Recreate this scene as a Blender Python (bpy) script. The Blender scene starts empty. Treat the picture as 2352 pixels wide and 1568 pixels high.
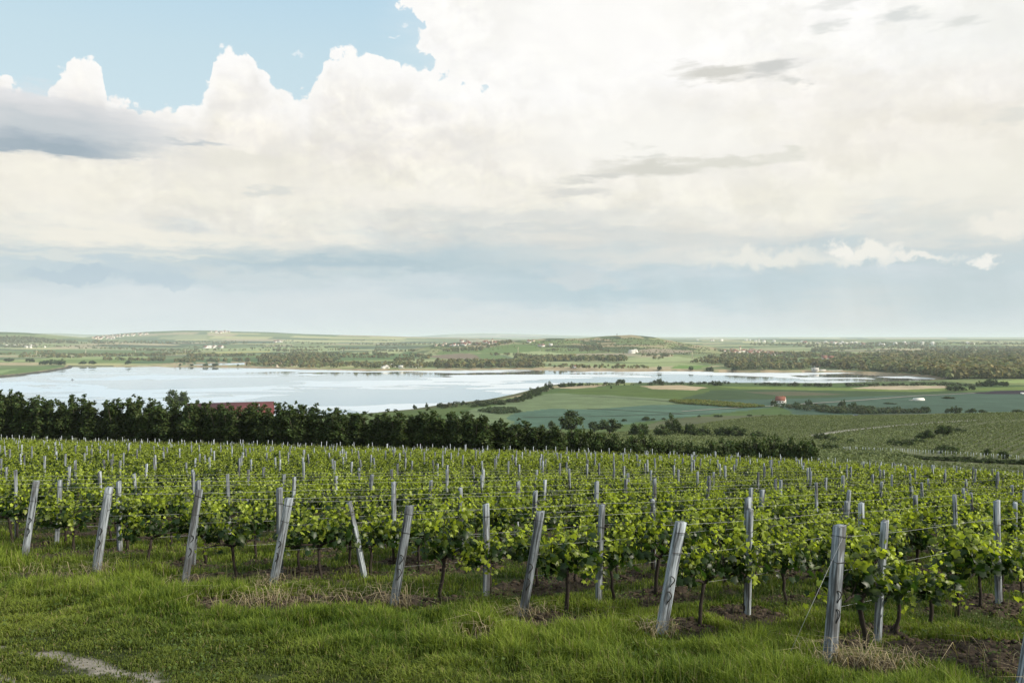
import bpy, math
import numpy as np
from math import radians, sin, cos, atan, atan2, pi

# ----------------------------------------------------------------- camera, light, exposure
S = bpy.context.scene
COL = S.collection
K = 1829.0                       # focal length of the photograph in its own units
EYE = 80.0                       # eye height above the lake
rng = np.random.default_rng(7)

cam_d = bpy.data.cameras.new('camera')
cam_d.sensor_width = 36.0
cam_d.lens = 28.0
cam_d.shift_y = -0.0034
cam_d.clip_start = 0.1
cam_d.clip_end = 200000.0
cam = bpy.data.objects.new('camera', cam_d)
cam.location = (0, 0, EYE)
cam.rotation_euler = (radians(90), 0, 0)
COL.objects.link(cam)
S.camera = cam

SUN_AZ, SUN_EL = radians(108), radians(30)
sun_d = bpy.data.lights.new('sun', 'SUN')
sun_d.energy = 5.0
sun_d.angle = radians(4)
sun_d.color = (1.0, 0.92, 0.78)
sun = bpy.data.objects.new('sun', sun_d)
sun.rotation_euler = (radians(90) - SUN_EL, 0, pi - SUN_AZ)
COL.objects.link(sun)

S.view_settings.view_transform = 'Standard'
S.view_settings.look = 'None'
S.view_settings.exposure = 0.0
S.view_settings.gamma = 1.0
S.cycles.use_denoising = True
S.cycles.max_bounces = 6
S.cycles.diffuse_bounces = 3
S.cycles.glossy_bounces = 3
S.cycles.transmission_bounces = 3
S.cycles.volume_bounces = 2
S.cycles.caustics_reflective = False
S.cycles.caustics_refractive = False


def lin(r, g, b):
    f = lambda c: c / 12.92 if c <= 0.04045 else ((c + 0.055) / 1.055) ** 2.4
    return (f(r / 255), f(g / 255), f(b / 255), 1.0)


class Nodes:
    """A short way of writing node trees."""
    def __init__(s, tree):
        s.t = tree
        tree.nodes.clear()

    def n(s, kind, ins=None, **props):
        nd = s.t.nodes.new(kind)
        for k, v in props.items():
            setattr(nd, k, v)
        for k, v in (ins or {}).items():
            s.put(nd.inputs[k], v)
        return nd

    def put(s, sock, v):
        if isinstance(v, bpy.types.NodeSocket):
            s.t.links.new(v, sock)
        elif v is not None:
            sock.default_value = v

    def m(s, op, *a):
        nd = s.t.nodes.new('ShaderNodeMath')
        nd.operation = op
        for i, v in enumerate(a):
            s.put(nd.inputs[i], v)
        return nd.outputs[0]

    def vm(s, op, a, b=None):
        nd = s.t.nodes.new('ShaderNodeVectorMath')
        nd.operation = op
        s.put(nd.inputs[0], a)
        if b is not None:
            s.put(nd.inputs[1], b)
        return nd.outputs['Value'] if op in ('LENGTH', 'DOT_PRODUCT', 'DISTANCE') else nd.outputs[0]

    def noise(s, vec, scale, detail=4.0, rough=0.55, dist=0.0, color=False):
        nd = s.n('ShaderNodeTexNoise', {'Vector': vec, 'Scale': scale, 'Detail': detail, 'Roughness': rough, 'Distortion': dist})
        return nd.outputs['Color' if color else 'Fac']

    def ramp(s, fac, stops, interp='LINEAR'):
        nd = s.n('ShaderNodeValToRGB', {'Fac': fac})
        cr = nd.color_ramp
        cr.interpolation = interp
        while len(cr.elements) < len(stops):
            cr.elements.new(0.5)
        for e, (p, c) in zip(cr.elements, stops):
            e.position = p
            e.color = c if len(c) == 4 else (*c, 1)
        return nd.outputs[0]

    def step(s, x, lo, hi, to0=0.0, to1=1.0, smooth=True):
        nd = s.n('ShaderNodeMapRange', {'Value': x, 'From Min': lo, 'From Max': hi, 'To Min': to0, 'To Max': to1},
                 interpolation_type='SMOOTHSTEP' if smooth else 'LINEAR')
        return nd.outputs[0]

    def mix(s, fac, a, b, mode='MIX'):
        nd = s.n('ShaderNodeMix', data_type='RGBA', blend_type=mode)
        s.put(nd.inputs[0], fac)
        s.put(nd.inputs[6], a)
        s.put(nd.inputs[7], b)
        return nd.outputs[2]

    def curve(s, fac, pts):
        nd = s.n('ShaderNodeFloatCurve', {'Value': fac})
        c = nd.mapping.curves[0]
        while len(c.points) < len(pts):
            c.points.new(0.5, 0.5)
        for p, (x, y) in zip(c.points, pts):
            p.location = (x, y)
            p.handle_type = 'AUTO'
        nd.mapping.update()
        return nd.outputs[0]

    def xyz(s, x, y, z=0.0):
        return s.n('ShaderNodeCombineXYZ', {'X': x, 'Y': y, 'Z': z}).outputs[0]


def sky_at(px, py):
    """Angular sky coordinates (azimuth, tangent of elevation) of a direction seen in the photograph, 1 unit = 1000 of its units."""
    az = atan((px - 1176) / K)
    return az * K / 1000, (776 - py) * cos(az) / 1000


# ----------------------------------------------------------------- sky: clear sky and clouds by direction
def build_world():
    w = bpy.data.worlds.new('World')
    S.world = w
    w.use_nodes = True
    N = Nodes(w.node_tree)
    d = N.n('ShaderNodeTexCoord').outputs['Generated']
    sep = N.n('ShaderNodeSeparateXYZ', {'Vector': d})
    x, y, z = sep.outputs
    az = N.m('ARCTAN2', x, y)
    hyp = N.m('SQRT', N.m('ADD', N.m('MULTIPLY', x, x), N.m('MULTIPLY', y, y)))
    a = N.m('MULTIPLY', az, K / 1000)
    b = N.m('MINIMUM', N.m('DIVIDE', N.m('MULTIPLY', N.m('MAXIMUM', z, 0.0), K / 1000), N.m('MAXIMUM', hyp, 0.02)), 3.0)
    P = N.xyz(a, b, 0.0)
    sky = N.n('ShaderNodeTexSky', sky_type='NISHITA', sun_disc=False, sun_elevation=SUN_EL, sun_rotation=SUN_AZ,
              altitude=200, air_density=1.0, dust_density=1.6, ozone_density=1.2).outputs[0]
    clear = N.mix(1.0, sky, (0.11, 0.11, 0.11, 1), 'MULTIPLY')
    blue = N.ramp(N.step(b, 0.45, 0.8, smooth=False), [(0, lin(212, 233, 240)), (0.5, lin(204, 229, 239)), (1, lin(190, 222, 240))])
    clear = N.mix(0.9, clear, blue)

    # warps
    nbig = N.noise(P, 5.0, 3, 0.5, color=True)
    nmid = N.noise(P, 16.0, 6, 0.6, color=True)
    W = N.vm('ADD', P, N.vm('MULTIPLY', N.vm('SUBTRACT', nmid, (0.5, 0.5, 0.5)), (0.13, 0.10, 0)))
    flatP = N.vm('MULTIPLY', P, (1.0, 3.6, 1.0))
    nflat = N.noise(flatP, 3.4, 6, 0.55, 0.4)
    nfl2 = N.noise(N.vm('ADD', flatP, (7.3, 2.1, 0)), 9.0, 6, 0.58)
    fb = N.noise(P, 26.0, 8, 0.62)
    vor = N.n('ShaderNodeTexVoronoi', {'Vector': N.vm('ADD', P, N.vm('MULTIPLY', nmid, (0.03, 0.03, 0))), 'Scale': 38.0},
              feature='F1').outputs['Distance']

    # the cumulus bank and the cloud mass right of it
    bank = [(-60, 190), (0, 188), (50, 196), (105, 215), (122, 185), (150, 142), (175, 122), (212, 122), (234, 145), (237, 190), (246, 226),
            (300, 236), (350, 242), (400, 232), (455, 216), (488, 165), (500, 128), (530, 108), (570, 108), (600, 138), (632, 180), (665, 206),
            (700, 222), (716, 190), (738, 150), (762, 112), (805, 106), (850, 122), (925, 130), (980, 150), (1015, 178), (1060, 184), (1120, 178), (1200, 168)]
    pts = [((sky_at(px, py)[0] + 1.25) / 2.5, sky_at(px, py)[1]) for px, py in bank] + [(0.7, 0.62), (1.0, 0.62)]
    pts = [(0.0, 0.5)] + pts
    cA = N.curve(N.m('DIVIDE', N.m('ADD', a, 1.25), 2.5), pts)
    edge = [(0.0, 0.6), (0.52, 0.6)] + [(sky_at(px, py)[1], (sky_at(px, py)[0] + 1.25) / 2.5)
                                       for px, py in [(1052, 186), (1005, 152), (965, 122), (938, 92), (946, 52), (926, 2)]] + [(0.9, 0.38), (1.0, 0.36)]
    cB = N.m('SUBTRACT', N.m('MULTIPLY', N.curve(b, edge), 2.5), 1.25)
    vor2 = N.n('ShaderNodeTexVoronoi', {'Vector': N.vm('ADD', P, N.vm('MULTIPLY', nmid, (0.05, 0.05, 0))), 'Scale': 15.0}, feature='SMOOTH_F1').outputs['Distance']
    puff = N.m('ADD', N.m('MULTIPLY', N.m('SUBTRACT', fb, 0.5), 0.085), N.m('MULTIPLY', N.m('SUBTRACT', 0.42, vor), 0.034))
    puff = N.m('ADD', puff, N.m('MULTIPLY', N.m('SUBTRACT', 0.40, vor2), 0.055))
    dA = N.m('ADD', N.m('SUBTRACT', cA, b), puff)
    dB = N.m('ADD', N.m('SUBTRACT', a, cB), N.m('MULTIPLY', puff, 1.3))
    dm = N.m('MAXIMUM', dA, dB)
    mask = N.step(dm, -0.004, 0.008)

    # body colour of the cloud deck by elevation, its level stirred by long flat noise
    nlow = N.noise(N.vm('MULTIPLY', P, (1.0, 1.6, 1.0)), 1.7, 3, 0.5)
    lev = N.m('ADD', b, N.m('MULTIPLY', N.m('SUBTRACT', nflat, 0.5), 0.20))
    lev = N.m('ADD', lev, N.m('MULTIPLY', N.m('SUBTRACT', nlow, 0.5), 0.20))
    lev = N.m('ADD', lev, N.m('MULTIPLY', N.m('SUBTRACT', nfl2, 0.5), 0.09))
    deck = N.ramp(N.m('DIVIDE', lev, 0.8), [
        (0.0, lin(219, 226, 227)), (0.10, lin(214, 223, 226)), (0.155, lin(207, 218, 222)), (0.195, lin(198, 212, 216)), (0.235, lin(202, 213, 215)),
        (0.275, lin(217, 221, 218)), (0.33, lin(236, 234, 225)), (0.40, lin(244, 241, 230)), (0.52, lin(243, 239, 230)), (0.64, lin(249, 246, 240)),
        (0.74, lin(254, 253, 250)), (1.0, lin(252, 251, 247))], 'EASE')
    # billows inside the mass, lit from the upper right: height of the cloud face here against a little way towards the light
    def face(v):
        warp = N.noise(v, 6.0, 3, 0.5, color=True)
        q = N.vm('ADD', v, N.vm('MULTIPLY', warp, (0.12, 0.10, 0)))
        return N.m('ADD', N.noise(q, 6.5, 8, 0.56), N.m('MULTIPLY', N.noise(N.vm('MULTIPLY', q, (0.8, 1.3, 1)), 15.0, 6, 0.6), 0.35))
    relief = N.m('SUBTRACT', face(P), face(N.vm('ADD', P, (0.010, 0.016, 0))))
    calm = N.step(a, -0.25, 0.5, 1.0, 0.45)
    lit = N.m('ADD', 1.0, N.m('MULTIPLY', calm, N.step(relief, -0.085, 0.085, -0.065, 0.060, False)))
    bil = N.noise(W, 7.5, 7, 0.55, 0.3)
    shade = N.step(bil, 0.34, 0.66, 0.935, 1.05)
    amt = N.step(b, 0.17, 0.30)
    deck = N.mix(amt, deck, N.mix(1.0, deck, N.xyz(shade, shade, N.m('SUBTRACT', N.m('MULTIPLY', shade, 1.15), 0.15)), 'MULTIPLY'))
    hi = N.step(b, 0.16, 0.27, 0.25, 1.0)
    deck = N.mix(hi, deck, N.mix(1.0, deck, N.xyz(lit, lit, N.m('ADD', N.m('MULTIPLY', lit, 0.7), 0.3)), 'MULTIPLY'))
    rim = N.m('MULTIPLY', N.step(dm, 0.13, 0.0), N.step(fb, 0.30, 0.6, 0.5, 1.0))
    deck = N.mix(N.m('MULTIPLY', rim, 0.85), deck, lin(255, 254, 252))
    lobe = N.step(N.m('ADD', vor2, N.m('MULTIPLY', N.m('SUBTRACT', fb, 0.5), 0.5)), 0.35, 0.75)
    band = N.m('MULTIPLY', N.step(dm, 0.012, 0.06), N.step(dm, 0.34, 0.12))
    deck = N.mix(N.m('MULTIPLY', N.m('MULTIPLY', lobe, band), 0.55), deck, lin(228, 226, 222))
    c = N.mix(mask, clear, deck)

    # a puff or bank of cloud in front: where, half-size, colour, opacity, softness of its edge
    Wl = N.vm('ADD', P, N.vm('MULTIPLY', N.vm('SUBTRACT', N.noise(flatP, 9.0, 6, 0.6, color=True), (0.5, 0.5, 0.5)), (0.20, 0.085, 0)))

    def cloud(c, px, py, sx, sy, col, op, soft=1.0, vec=None):
        ca, cb = sky_at(px, py)
        k = cos(atan((px - 1176) / K))
        v = N.vm('MULTIPLY', N.vm('SUBTRACT', vec or Wl, (ca, cb, 0)), (1000 / (sx * k), 1000 / (sy * k), 0))
        f = N.step(N.vm('LENGTH', v), 1.0, 1.0 - soft * 0.999, 0.0, op)
        return N.mix(f, c, lin(*col))

    # broad light and shade of the deck
    c = cloud(c, 1350, 60, 520, 330, (255, 254, 251), 0.85)
    c = cloud(c, 1480, 330, 560, 150, (253, 252, 246), 0.75)
    c = cloud(c, 2280, 60, 420, 170, (238, 239, 234), 0.6)
    c = cloud(c, 2250, 420, 420, 190, (240, 238, 227), 0.7)
    c = cloud(c, 620, 420, 420, 100, (238, 235, 224), 0.6)
    c = cloud(c, 130, 440, 330, 110, (247, 243, 230), 0.7)
    c = cloud(c, 300, 545, 620, 40, (245, 241, 228), 0.85, 0.9)
    c = cloud(c, 1150, 500, 720, 40, (215, 219, 217), 0.65)
    c = cloud(c, 1000, 455, 360, 42, (246, 243, 234), 0.8)
    c = cloud(c, 960, 600, 700, 40, (184, 203, 210), 0.8)
    c = cloud(c, 760, 606, 420, 18, (172, 194, 203), 0.75, 0.9)
    c = cloud(c, 1250, 632, 300, 22, (178, 199, 207), 0.6, 0.9)
    c = cloud(c, 1200, 528, 460, 16, (205, 212, 212), 0.6, 0.9)
    c = cloud(c, 260, 586, 420, 16, (236, 235, 224), 0.7, 0.9)
    c = cloud(c, 620, 640, 200, 22, (206, 217, 220), 0.6, 0.8)
    c = cloud(c, 1380, 545, 620, 32, (218, 220, 216), 0.65)
    c = cloud(c, 1500, 588, 520, 34, (228, 228, 222), 0.7)
    # low blue-grey rain band and pale sky beneath the deck
    c = cloud(c, 1450, 668, 800, 64, (181, 203, 211), 0.85)
    c = cloud(c, 2080, 690, 620, 90, (196, 211, 214), 0.8)
    c = cloud(c, 1960, 725, 180, 110, (217, 221, 219), 0.7)
    c = cloud(c, 1300, 755, 560, 58, (214, 221, 222), 0.75)
    c = cloud(c, 1560, 660, 130, 60, (198, 211, 214), 0.4)
    c = cloud(c, 230, 612, 260, 46, (194, 210, 217), 0.75, 0.8)
    c = cloud(c, 170, 628, 120, 26, (184, 202, 212), 0.75, 0.35, W)
    c = cloud(c, 360, 640, 90, 20, (186, 204, 213), 0.7, 0.35, W)
    c = cloud(c, 700, 612, 300, 24, (180, 200, 209), 0.5, 0.7)
    c = cloud(c, 380, 636, 110, 30, (188, 205, 214), 0.6, 0.6)
    c = cloud(c, 250, 718, 520, 56, (218, 226, 228), 0.85)
    c = cloud(c, 700, 690, 480, 42, (216, 224, 226), 0.8)
    c = cloud(c, 1330, 640, 110, 30, (208, 216, 218), 0.7, 0.6)
    c = cloud(c, 1010, 690, 190, 14, (214, 221, 223), 0.5)
    # shafts of rain slanting under the deck
    shaft = N.noise(N.xyz(N.m('ADD', N.m('MULTIPLY', a, 9.0), N.m('MULTIPLY', b, 2.5)), N.m('MULTIPLY', b, 1.5), 3.0), 1.0, 4, 0.55)
    zone = N.m('MULTIPLY', N.step(a, -0.1, 0.35), N.m('MULTIPLY', N.step(b, 0.19, 0.12), N.step(b, 0.0, 0.03)))
    sh = N.step(shaft, 0.3, 0.7, 0.955, 1.05, False)
    c = N.mix(zone, c, N.mix(1.0, c, N.xyz(sh, sh, sh), 'MULTIPLY'))
    # the dark cloud over the bank
    c = cloud(c, 60, 235, 260, 60, (228, 229, 231), 0.95, 0.8)
    c = cloud(c, 170, 275, 350, 66, (216, 218, 220), 0.95, 0.8)
    c = cloud(c, 110, 300, 330, 58, (196, 204, 209), 0.9, 0.85)
    c = cloud(c, 110, 328, 360, 38, (172, 185, 195), 1.0, 0.9)
    c = cloud(c, 90, 338, 260, 18, (160, 176, 187), 0.85, 0.9)
    c = cloud(c, 440, 328, 110, 14, (186, 196, 202), 0.8)
    # grey scraps of cloud
    for q in [(1640, 168, 110, 26, (213, 212, 205), 0.95), (1770, 160, 100, 30, (207, 208, 205), 0.95), (1560, 148, 50, 16, (232, 231, 226), 0.8),
              (1830, 182, 45, 12, (210, 211, 207), 0.7), (1500, 388, 200, 32, (216, 215, 206), 0.95), (1380, 410, 110, 15, (214, 214, 208), 0.9),
              (1690, 372, 190, 18, (224, 223, 213), 0.95), (1815, 350, 45, 20, (228, 227, 217), 0.95), (1480, 358, 60, 20, (226, 226, 219), 0.9),
              (1320, 446, 110, 22, (219, 219, 214), 0.95), (2080, 40, 80, 24, (219, 222, 220), 0.9), (1915, 64, 60, 20, (224, 226, 223), 0.8),
              (2210, 55, 70, 22, (222, 224, 220), 0.8), (620, 440, 50, 18, (222, 223, 217), 0.95), (560, 372, 160, 36, (229, 227, 216), 0.6),
              (1920, 8, 100, 18, (228, 229, 226), 0.7), (2330, 265, 60, 22, (224, 224, 217), 0.7), (440, 488, 40, 14, (230, 229, 220), 0.7)]:
        c = cloud(c, *q[:6], 0.8)
    # small sunlit cumulus low on the right
    for q in [(1760, 590, 240, 30, (238, 237, 228), 0.85, 0.8), (1990, 582, 100, 28, (245, 243, 234), 0.9, 0.6), (1930, 564, 34, 20, (247, 245, 237), 0.9, 0.6),
              (2110, 596, 110, 18, (244, 242, 234), 0.85, 0.7), (2254, 601, 42, 14, (247, 245, 238), 0.9, 0.7), (1880, 470, 100, 60, (249, 246, 233), 0.7, 0.8),
              (2300, 520, 90, 34, (246, 242, 231), 0.7, 0.7)]:
        c = cloud(c, *q, W)
    # shreds in the blue
    for q in [(690, 138, 22, 6), (882, 86, 18, 6), (905, 92, 14, 5), (930, 60, 16, 7)]:
        c = cloud(c, *q, (240, 246, 249), 0.7, 1.0, W)
    bg = N.n('ShaderNodeBackground', {'Color': c, 'Strength': 1.0})
    out = N.n('ShaderNodeOutputWorld')
    w.node_tree.links.new(bg.outputs[0], out.inputs[0])
    w.cycles.sampling_method = 'MANUAL'
    w.cycles.sample_map_resolution = 512


build_world()

# ----------------------------------------------------------------- terrain as a height function
def U(x): return (x - 1176.0) / K
def V(y): return (y - 776.0) / K


def on_plain(x, y, z=0.0):
    Y = (EYE - z) / V(y)
    return (U(x) * Y, Y)


LAKE = [on_plain(*p) for p in [
    (-700, 905), (-300, 890), (0, 866), (60, 861), (120, 853), (165, 845), (168, 841), (350, 841), (560, 843), (700, 849), (900, 851), (1060, 850),
    (1240, 848), (1500, 852), (1850, 854), (1935, 855), (2010, 858.5), (2085, 863), (2135, 867), (2166, 871.5), (2120, 874), (2060, 875.5), (1900, 880), (1700, 879.5), (1500, 879), (1300, 880),
    (1250, 886), (1215, 896), (1180, 905), (1120, 917), (1060, 924), (1000, 931), (940, 940), (850, 948), (700, 956), (300, 960), (-300, 965), (-700, 960)]]
POND = [on_plain(*p) for p in [(362, 838.6), (420, 835.0), (500, 833.2), (562, 832), (562, 839.6), (460, 839.8)]]


def inside(poly, x, y):
    r = np.zeros(x.shape, bool)
    px, py = poly[-1]
    for qx, qy in poly:
        c = (py > y) != (qy > y)
        if py != qy:
            r ^= c & (x < (px - qx) * (y - qy) / (py - qy) + qx)
        px, py = qx, qy
    return r


def poly_dist(poly, x, y, closed=True):
    best = np.full(x.shape, 1e18)
    n = len(poly)
    for i in range(n if closed else n - 1):
        ax, ay = poly[i]
        bx, by = poly[(i + 1) % n]
        dx, dy = bx - ax, by - ay
        t = np.clip(((x - ax) * dx + (y - ay) * dy) / (dx * dx + dy * dy), 0, 1)
        best = np.minimum(best, (x - ax - t * dx) ** 2 + (y - ay - t * dy) ** 2)
    return np.sqrt(best)


def shore(x, y):
    """Signed distance to the water's edge, positive on land (only near the lake)."""
    d = np.full(x.shape, 5000.0)
    near = (y > 700) & (y < 3200)
    for poly in (LAKE, POND):
        px, py = x[near], y[near]
        e = poly_dist(poly, px, py)
        d[near] = np.minimum(d[near], np.where(inside(poly, px, py), -e, e))
    return d


def hash2(i, j, s=0):
    v = np.sin(i * 127.1 + j * 311.7 + s * 74.7) * 43758.5453
    return v - np.floor(v)


def vnoise(x, y, s=0):
    i, j = np.floor(x), np.floor(y)
    f, g = x - i, y - j
    f, g = f * f * (3 - 2 * f), g * g * (3 - 2 * g)
    a, b = hash2(i, j, s), hash2(i + 1, j, s)
    c, d = hash2(i, j + 1, s), hash2(i + 1, j + 1, s)
    return (a * (1 - f) + b * f) * (1 - g) + (c * (1 - f) + d * f) * g


def fbm(x, y, o=4, s=0):
    v, a, t = 0, 1.0, 0
    for k in range(o):
        v = v + a * vnoise(x * 2 ** k, y * 2 ** k, s + k)
        t += a
        a *= 0.5
    return v / t


def drop_near(x, y):
    yy = np.clip(y, -25, 165)
    f = np.where(yy < 15, 2.55 + 0.143 * yy, 0)
    g = 4.695 + 0.143 * (yy - 15) - (0.143 - 0.108) / 90 * (yy - 15) ** 2
    g60 = 4.695 + 0.143 * 45 - (0.035) / 90 * 45 ** 2
    f = f + np.maximum(yy - 60, 0) * 0.022 + np.where((yy >= 15) & (yy < 60), g, 0) + np.where(yy >= 60, g60 + 0.108 * (yy - 60), 0)
    xc = np.clip(x, -160, 160)
    return f + 0.02 * xc + 0.0003 * np.maximum(xc, 0) ** 2 + 0.035 * np.maximum(xc - 40, 0)


TU = [-1.2, -0.643, -0.2, 0.1, 0.35, 0.64, 1.2]
TAB = {
    -1.2: [(300, 47), (500, 26), (700, 10), (800, 3.2)],
    -0.643: [(300, 46), (500, 25), (700, 10), (800, 3.2)],
    -0.2: [(300, 42), (450, 25), (560, 11), (650, 3.4), (800, 3.2)],
    0.1: [(300, 41), (440, 27), (540, 13), (640, 3.8), (800, 3.6)],
    0.35: [(225, 46.5), (280, 41.2), (350, 36.4), (450, 31.2), (540, 27.2), (640, 13), (800, 3.6)],
    0.64: [(230, 45.2), (300, 41.4), (380, 38.0), (480, 34.7), (600, 18), (820, 3.6)],
    1.2: [(230, 47), (300, 44), (400, 40), (500, 36), (620, 18), (840, 3.6)]}
TYS = np.arange(0, 1200, 5.0)
TABLE = []
for tu in TU:
    ys0 = np.arange(40, 166, 12.0)
    near_pts = [(yv, EYE - drop_near(np.array([tu * yv]), np.array([yv]))[0]) for yv in ys0]
    pts_ = near_pts + TAB[tu] + [(1300, 3.2)]
    z_ = np.interp(TYS, [p[0] for p in pts_], [p[1] for p in pts_])
    k_ = np.hanning(11)
    k_ /= k_.sum()
    zs_ = np.convolve(np.pad(z_, 5, mode='edge'), k_, 'valid')
    TABLE.append(np.where(TYS > 120, zs_, z_))
TABLE = np.array(TABLE)


def crest(pts, y0):
    return np.array([U(p[0]) for p in pts]), np.array([EYE - V(p[1]) * y0 for p in pts])


RIDGES = [  # crest line seen in the photograph, its distance, front and back width
    (crest([(900, 822), (930, 806), (1000, 791), (1060, 785), (1140, 785), (1200, 781), (1260, 776.5), (1330, 777), (1390, 771.5), (1450, 769),
            (1500, 774), (1560, 786), (1640, 798), (1720, 812), (1800, 822)], 4200.0), 4200.0, 620.0, 900.0),
    (crest([(-500, 750), (0, 762.5), (60, 764.5), (130, 770), (200, 776), (300, 782), (420, 789)], 6500.0), 6500.0, 700.0, 900.0),
    (crest([(60, 790), (150, 780), (200, 774), (280, 766), (340, 762), (420, 759), (480, 758.5), (540, 761), (620, 762.5), (700, 767), (760, 769),
            (860, 771), (980, 775), (1200, 779)], 9500.0), 9500.0, 1300.0, 2500.0),
    (crest([(-600, 768), (0, 768), (60, 765.5), (130, 765), (190, 768), (260, 769), (480, 772), (700, 774)], 21000.0), 21000.0, 2500.0, 3000.0),
    (crest([(850, 778), (980, 771), (1040, 767), (1110, 765), (1200, 767), (1300, 770), (1450, 774), (1700, 777), (2000, 777.3), (2400, 776.6), (3000, 777)], 30000.0),
     30000.0, 3000.0, 5000.0)]


def T(x, y, sd=None):
    x = np.asarray(x, float)
    y = np.asarray(y, float)
    u = x / np.maximum(y, 1.0)
    z = EYE - drop_near(x, y)
    far = y > 150
    if far.any():
        uf, yf = np.clip(u[far], -1.19, 1.19), np.minimum(y[far], 1190)
        iu = np.clip(np.searchsorted(TU, uf) - 1, 0, len(TU) - 2)
        tu = np.array(TU)
        fu = (uf - tu[iu]) / (tu[iu + 1] - tu[iu])
        fu = fu * fu * (3 - 2 * fu)
        jy = np.floor(yf / 5).astype(int)
        fy = yf / 5 - jy
        za = TABLE[iu, jy] * (1 - fy) + TABLE[iu, jy + 1] * fy
        zb = TABLE[iu + 1, jy] * (1 - fy) + TABLE[iu + 1, jy + 1] * fy
        t = np.clip((y[far] - 150) / 15, 0, 1)
        z[far] = z[far] * (1 - t) + (za * (1 - fu) + zb * fu) * t
    if (y > 700).any():
        if sd is None:
            sd = shore(x, y)
        z = np.minimum(z, np.where(sd > 0, sd * np.where(y > 1500, 0.25, 0.07) + 0.1, np.maximum(sd * 0.3, -3.0)))
        # banks that hold the water: the long dam on the far and the near shore
        bank = np.exp(-((sd - 9) / 6.0) ** 2) * np.where((y > 860) & (y < 2300), 1.6, 0) * np.where((u > -0.15) & (y > 1500), 1, 0.2)
        z = z + bank
        for (cu, cz), y0, wf, wb in RIDGES:
            m = (y > y0 - 3 * wf) & (y < y0 + 3 * wb)
            if m.any():
                h = np.interp(u[m], cu, cz) - 3
                dy = y[m] - y0
                lump = 1 + 0.16 * (fbm(x[m] / (wf * 0.6), y[m] / (wf * 0.45), 4) - 0.5) * np.clip(np.abs(dy) / wf, 0, 1)
                zz = 3 + h * np.exp(-(dy / np.where(dy < 0, wf, wb)) ** 2) * lump
                z[m] = np.where(sd[m] > 25, np.maximum(z[m], zz), z[m])
    m = (y > 2400)
    if m.any():
        z[m] += (fbm(x[m] / 900, y[m] / 900, 2, 5) - 0.45) * 7 * np.clip((y[m] - 2400) / 800, 0, 1) * np.clip(sd[m] / 80, 0, 1)
    return z


def Z(x, y):
    return float(T(np.array([x]), np.array([y]))[0])


RS = np.geomspace(6, 45000, 5000)


def ground(x, y, lo=6.0):
    """The point of the terrain that the photograph shows at (x, y)."""
    r = RS[RS >= lo]
    d = T(U(x) * r, r) - (EYE - V(y) * r)
    k = np.nonzero(d >= 0)[0]
    i = int(k[0]) if len(k) else len(r) - 1
    a = r[max(i - 1, 0)]
    t = np.linspace(a, r[i], 40)
    d = T(U(x) * t, t) - (EYE - V(y) * t)
    k = np.nonzero(d >= 0)[0]
    Y = float(t[int(k[0])] if len(k) else r[i])
    return U(x) * Y, Y, Z(U(x) * Y, Y)


# ----------------------------------------------------------------- mesh and material helpers
def mesh_np(name, verts, faces_flat, sizes, col=None, smooth=False, attr='col'):
    me = bpy.data.meshes.new(name)
    verts = np.asarray(verts, np.float32)
    sizes = np.asarray(sizes, np.int32)
    me.vertices.add(len(verts))
    me.vertices.foreach_set('co', verts.ravel())
    me.loops.add(len(faces_flat))
    me.loops.foreach_set('vertex_index', np.asarray(faces_flat, np.int32))
    me.polygons.add(len(sizes))
    st = np.zeros(len(sizes), np.int32)
    st[1:] = np.cumsum(sizes)[:-1]
    me.polygons.foreach_set('loop_start', st)
    me.polygons.foreach_set('loop_total', sizes)
    if smooth:
        me.polygons.foreach_set('use_smooth', np.ones(len(sizes), bool))
    if col is not None:
        a = me.attributes.new(attr, 'FLOAT_COLOR', 'POINT')
        c = np.ones((len(verts), 4), np.float32)
        c[:, :3] = col
        a.data.foreach_set('color', c.ravel())
    me.update(calc_edges=True)
    return me


def link(name, data, mat=None, parent=None, loc=None, rot=None, **props):
    o = bpy.data.objects.new(name, data)
    COL.objects.link(o)
    if mat is not None and data is not None and not data.materials:
        for m in (mat if isinstance(mat, (list, tuple)) else [mat]):
            data.materials.append(m)
    if parent is not None:
        o.parent = parent
    if loc is not None:
        o.location = loc
    if rot is not None:
        o.rotation_euler = rot
    for k, v in props.items():
        if v:
            o[k] = v
    return o


def thing(name, label, cat, loc=(0, 0, 0), rot=(0, 0, 0), group=None, scale=None):
    o = link(name, None, loc=loc, rot=rot, label=label, category=cat, group=group)
    if scale is not None:
        o.scale = scale
    return o


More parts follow.
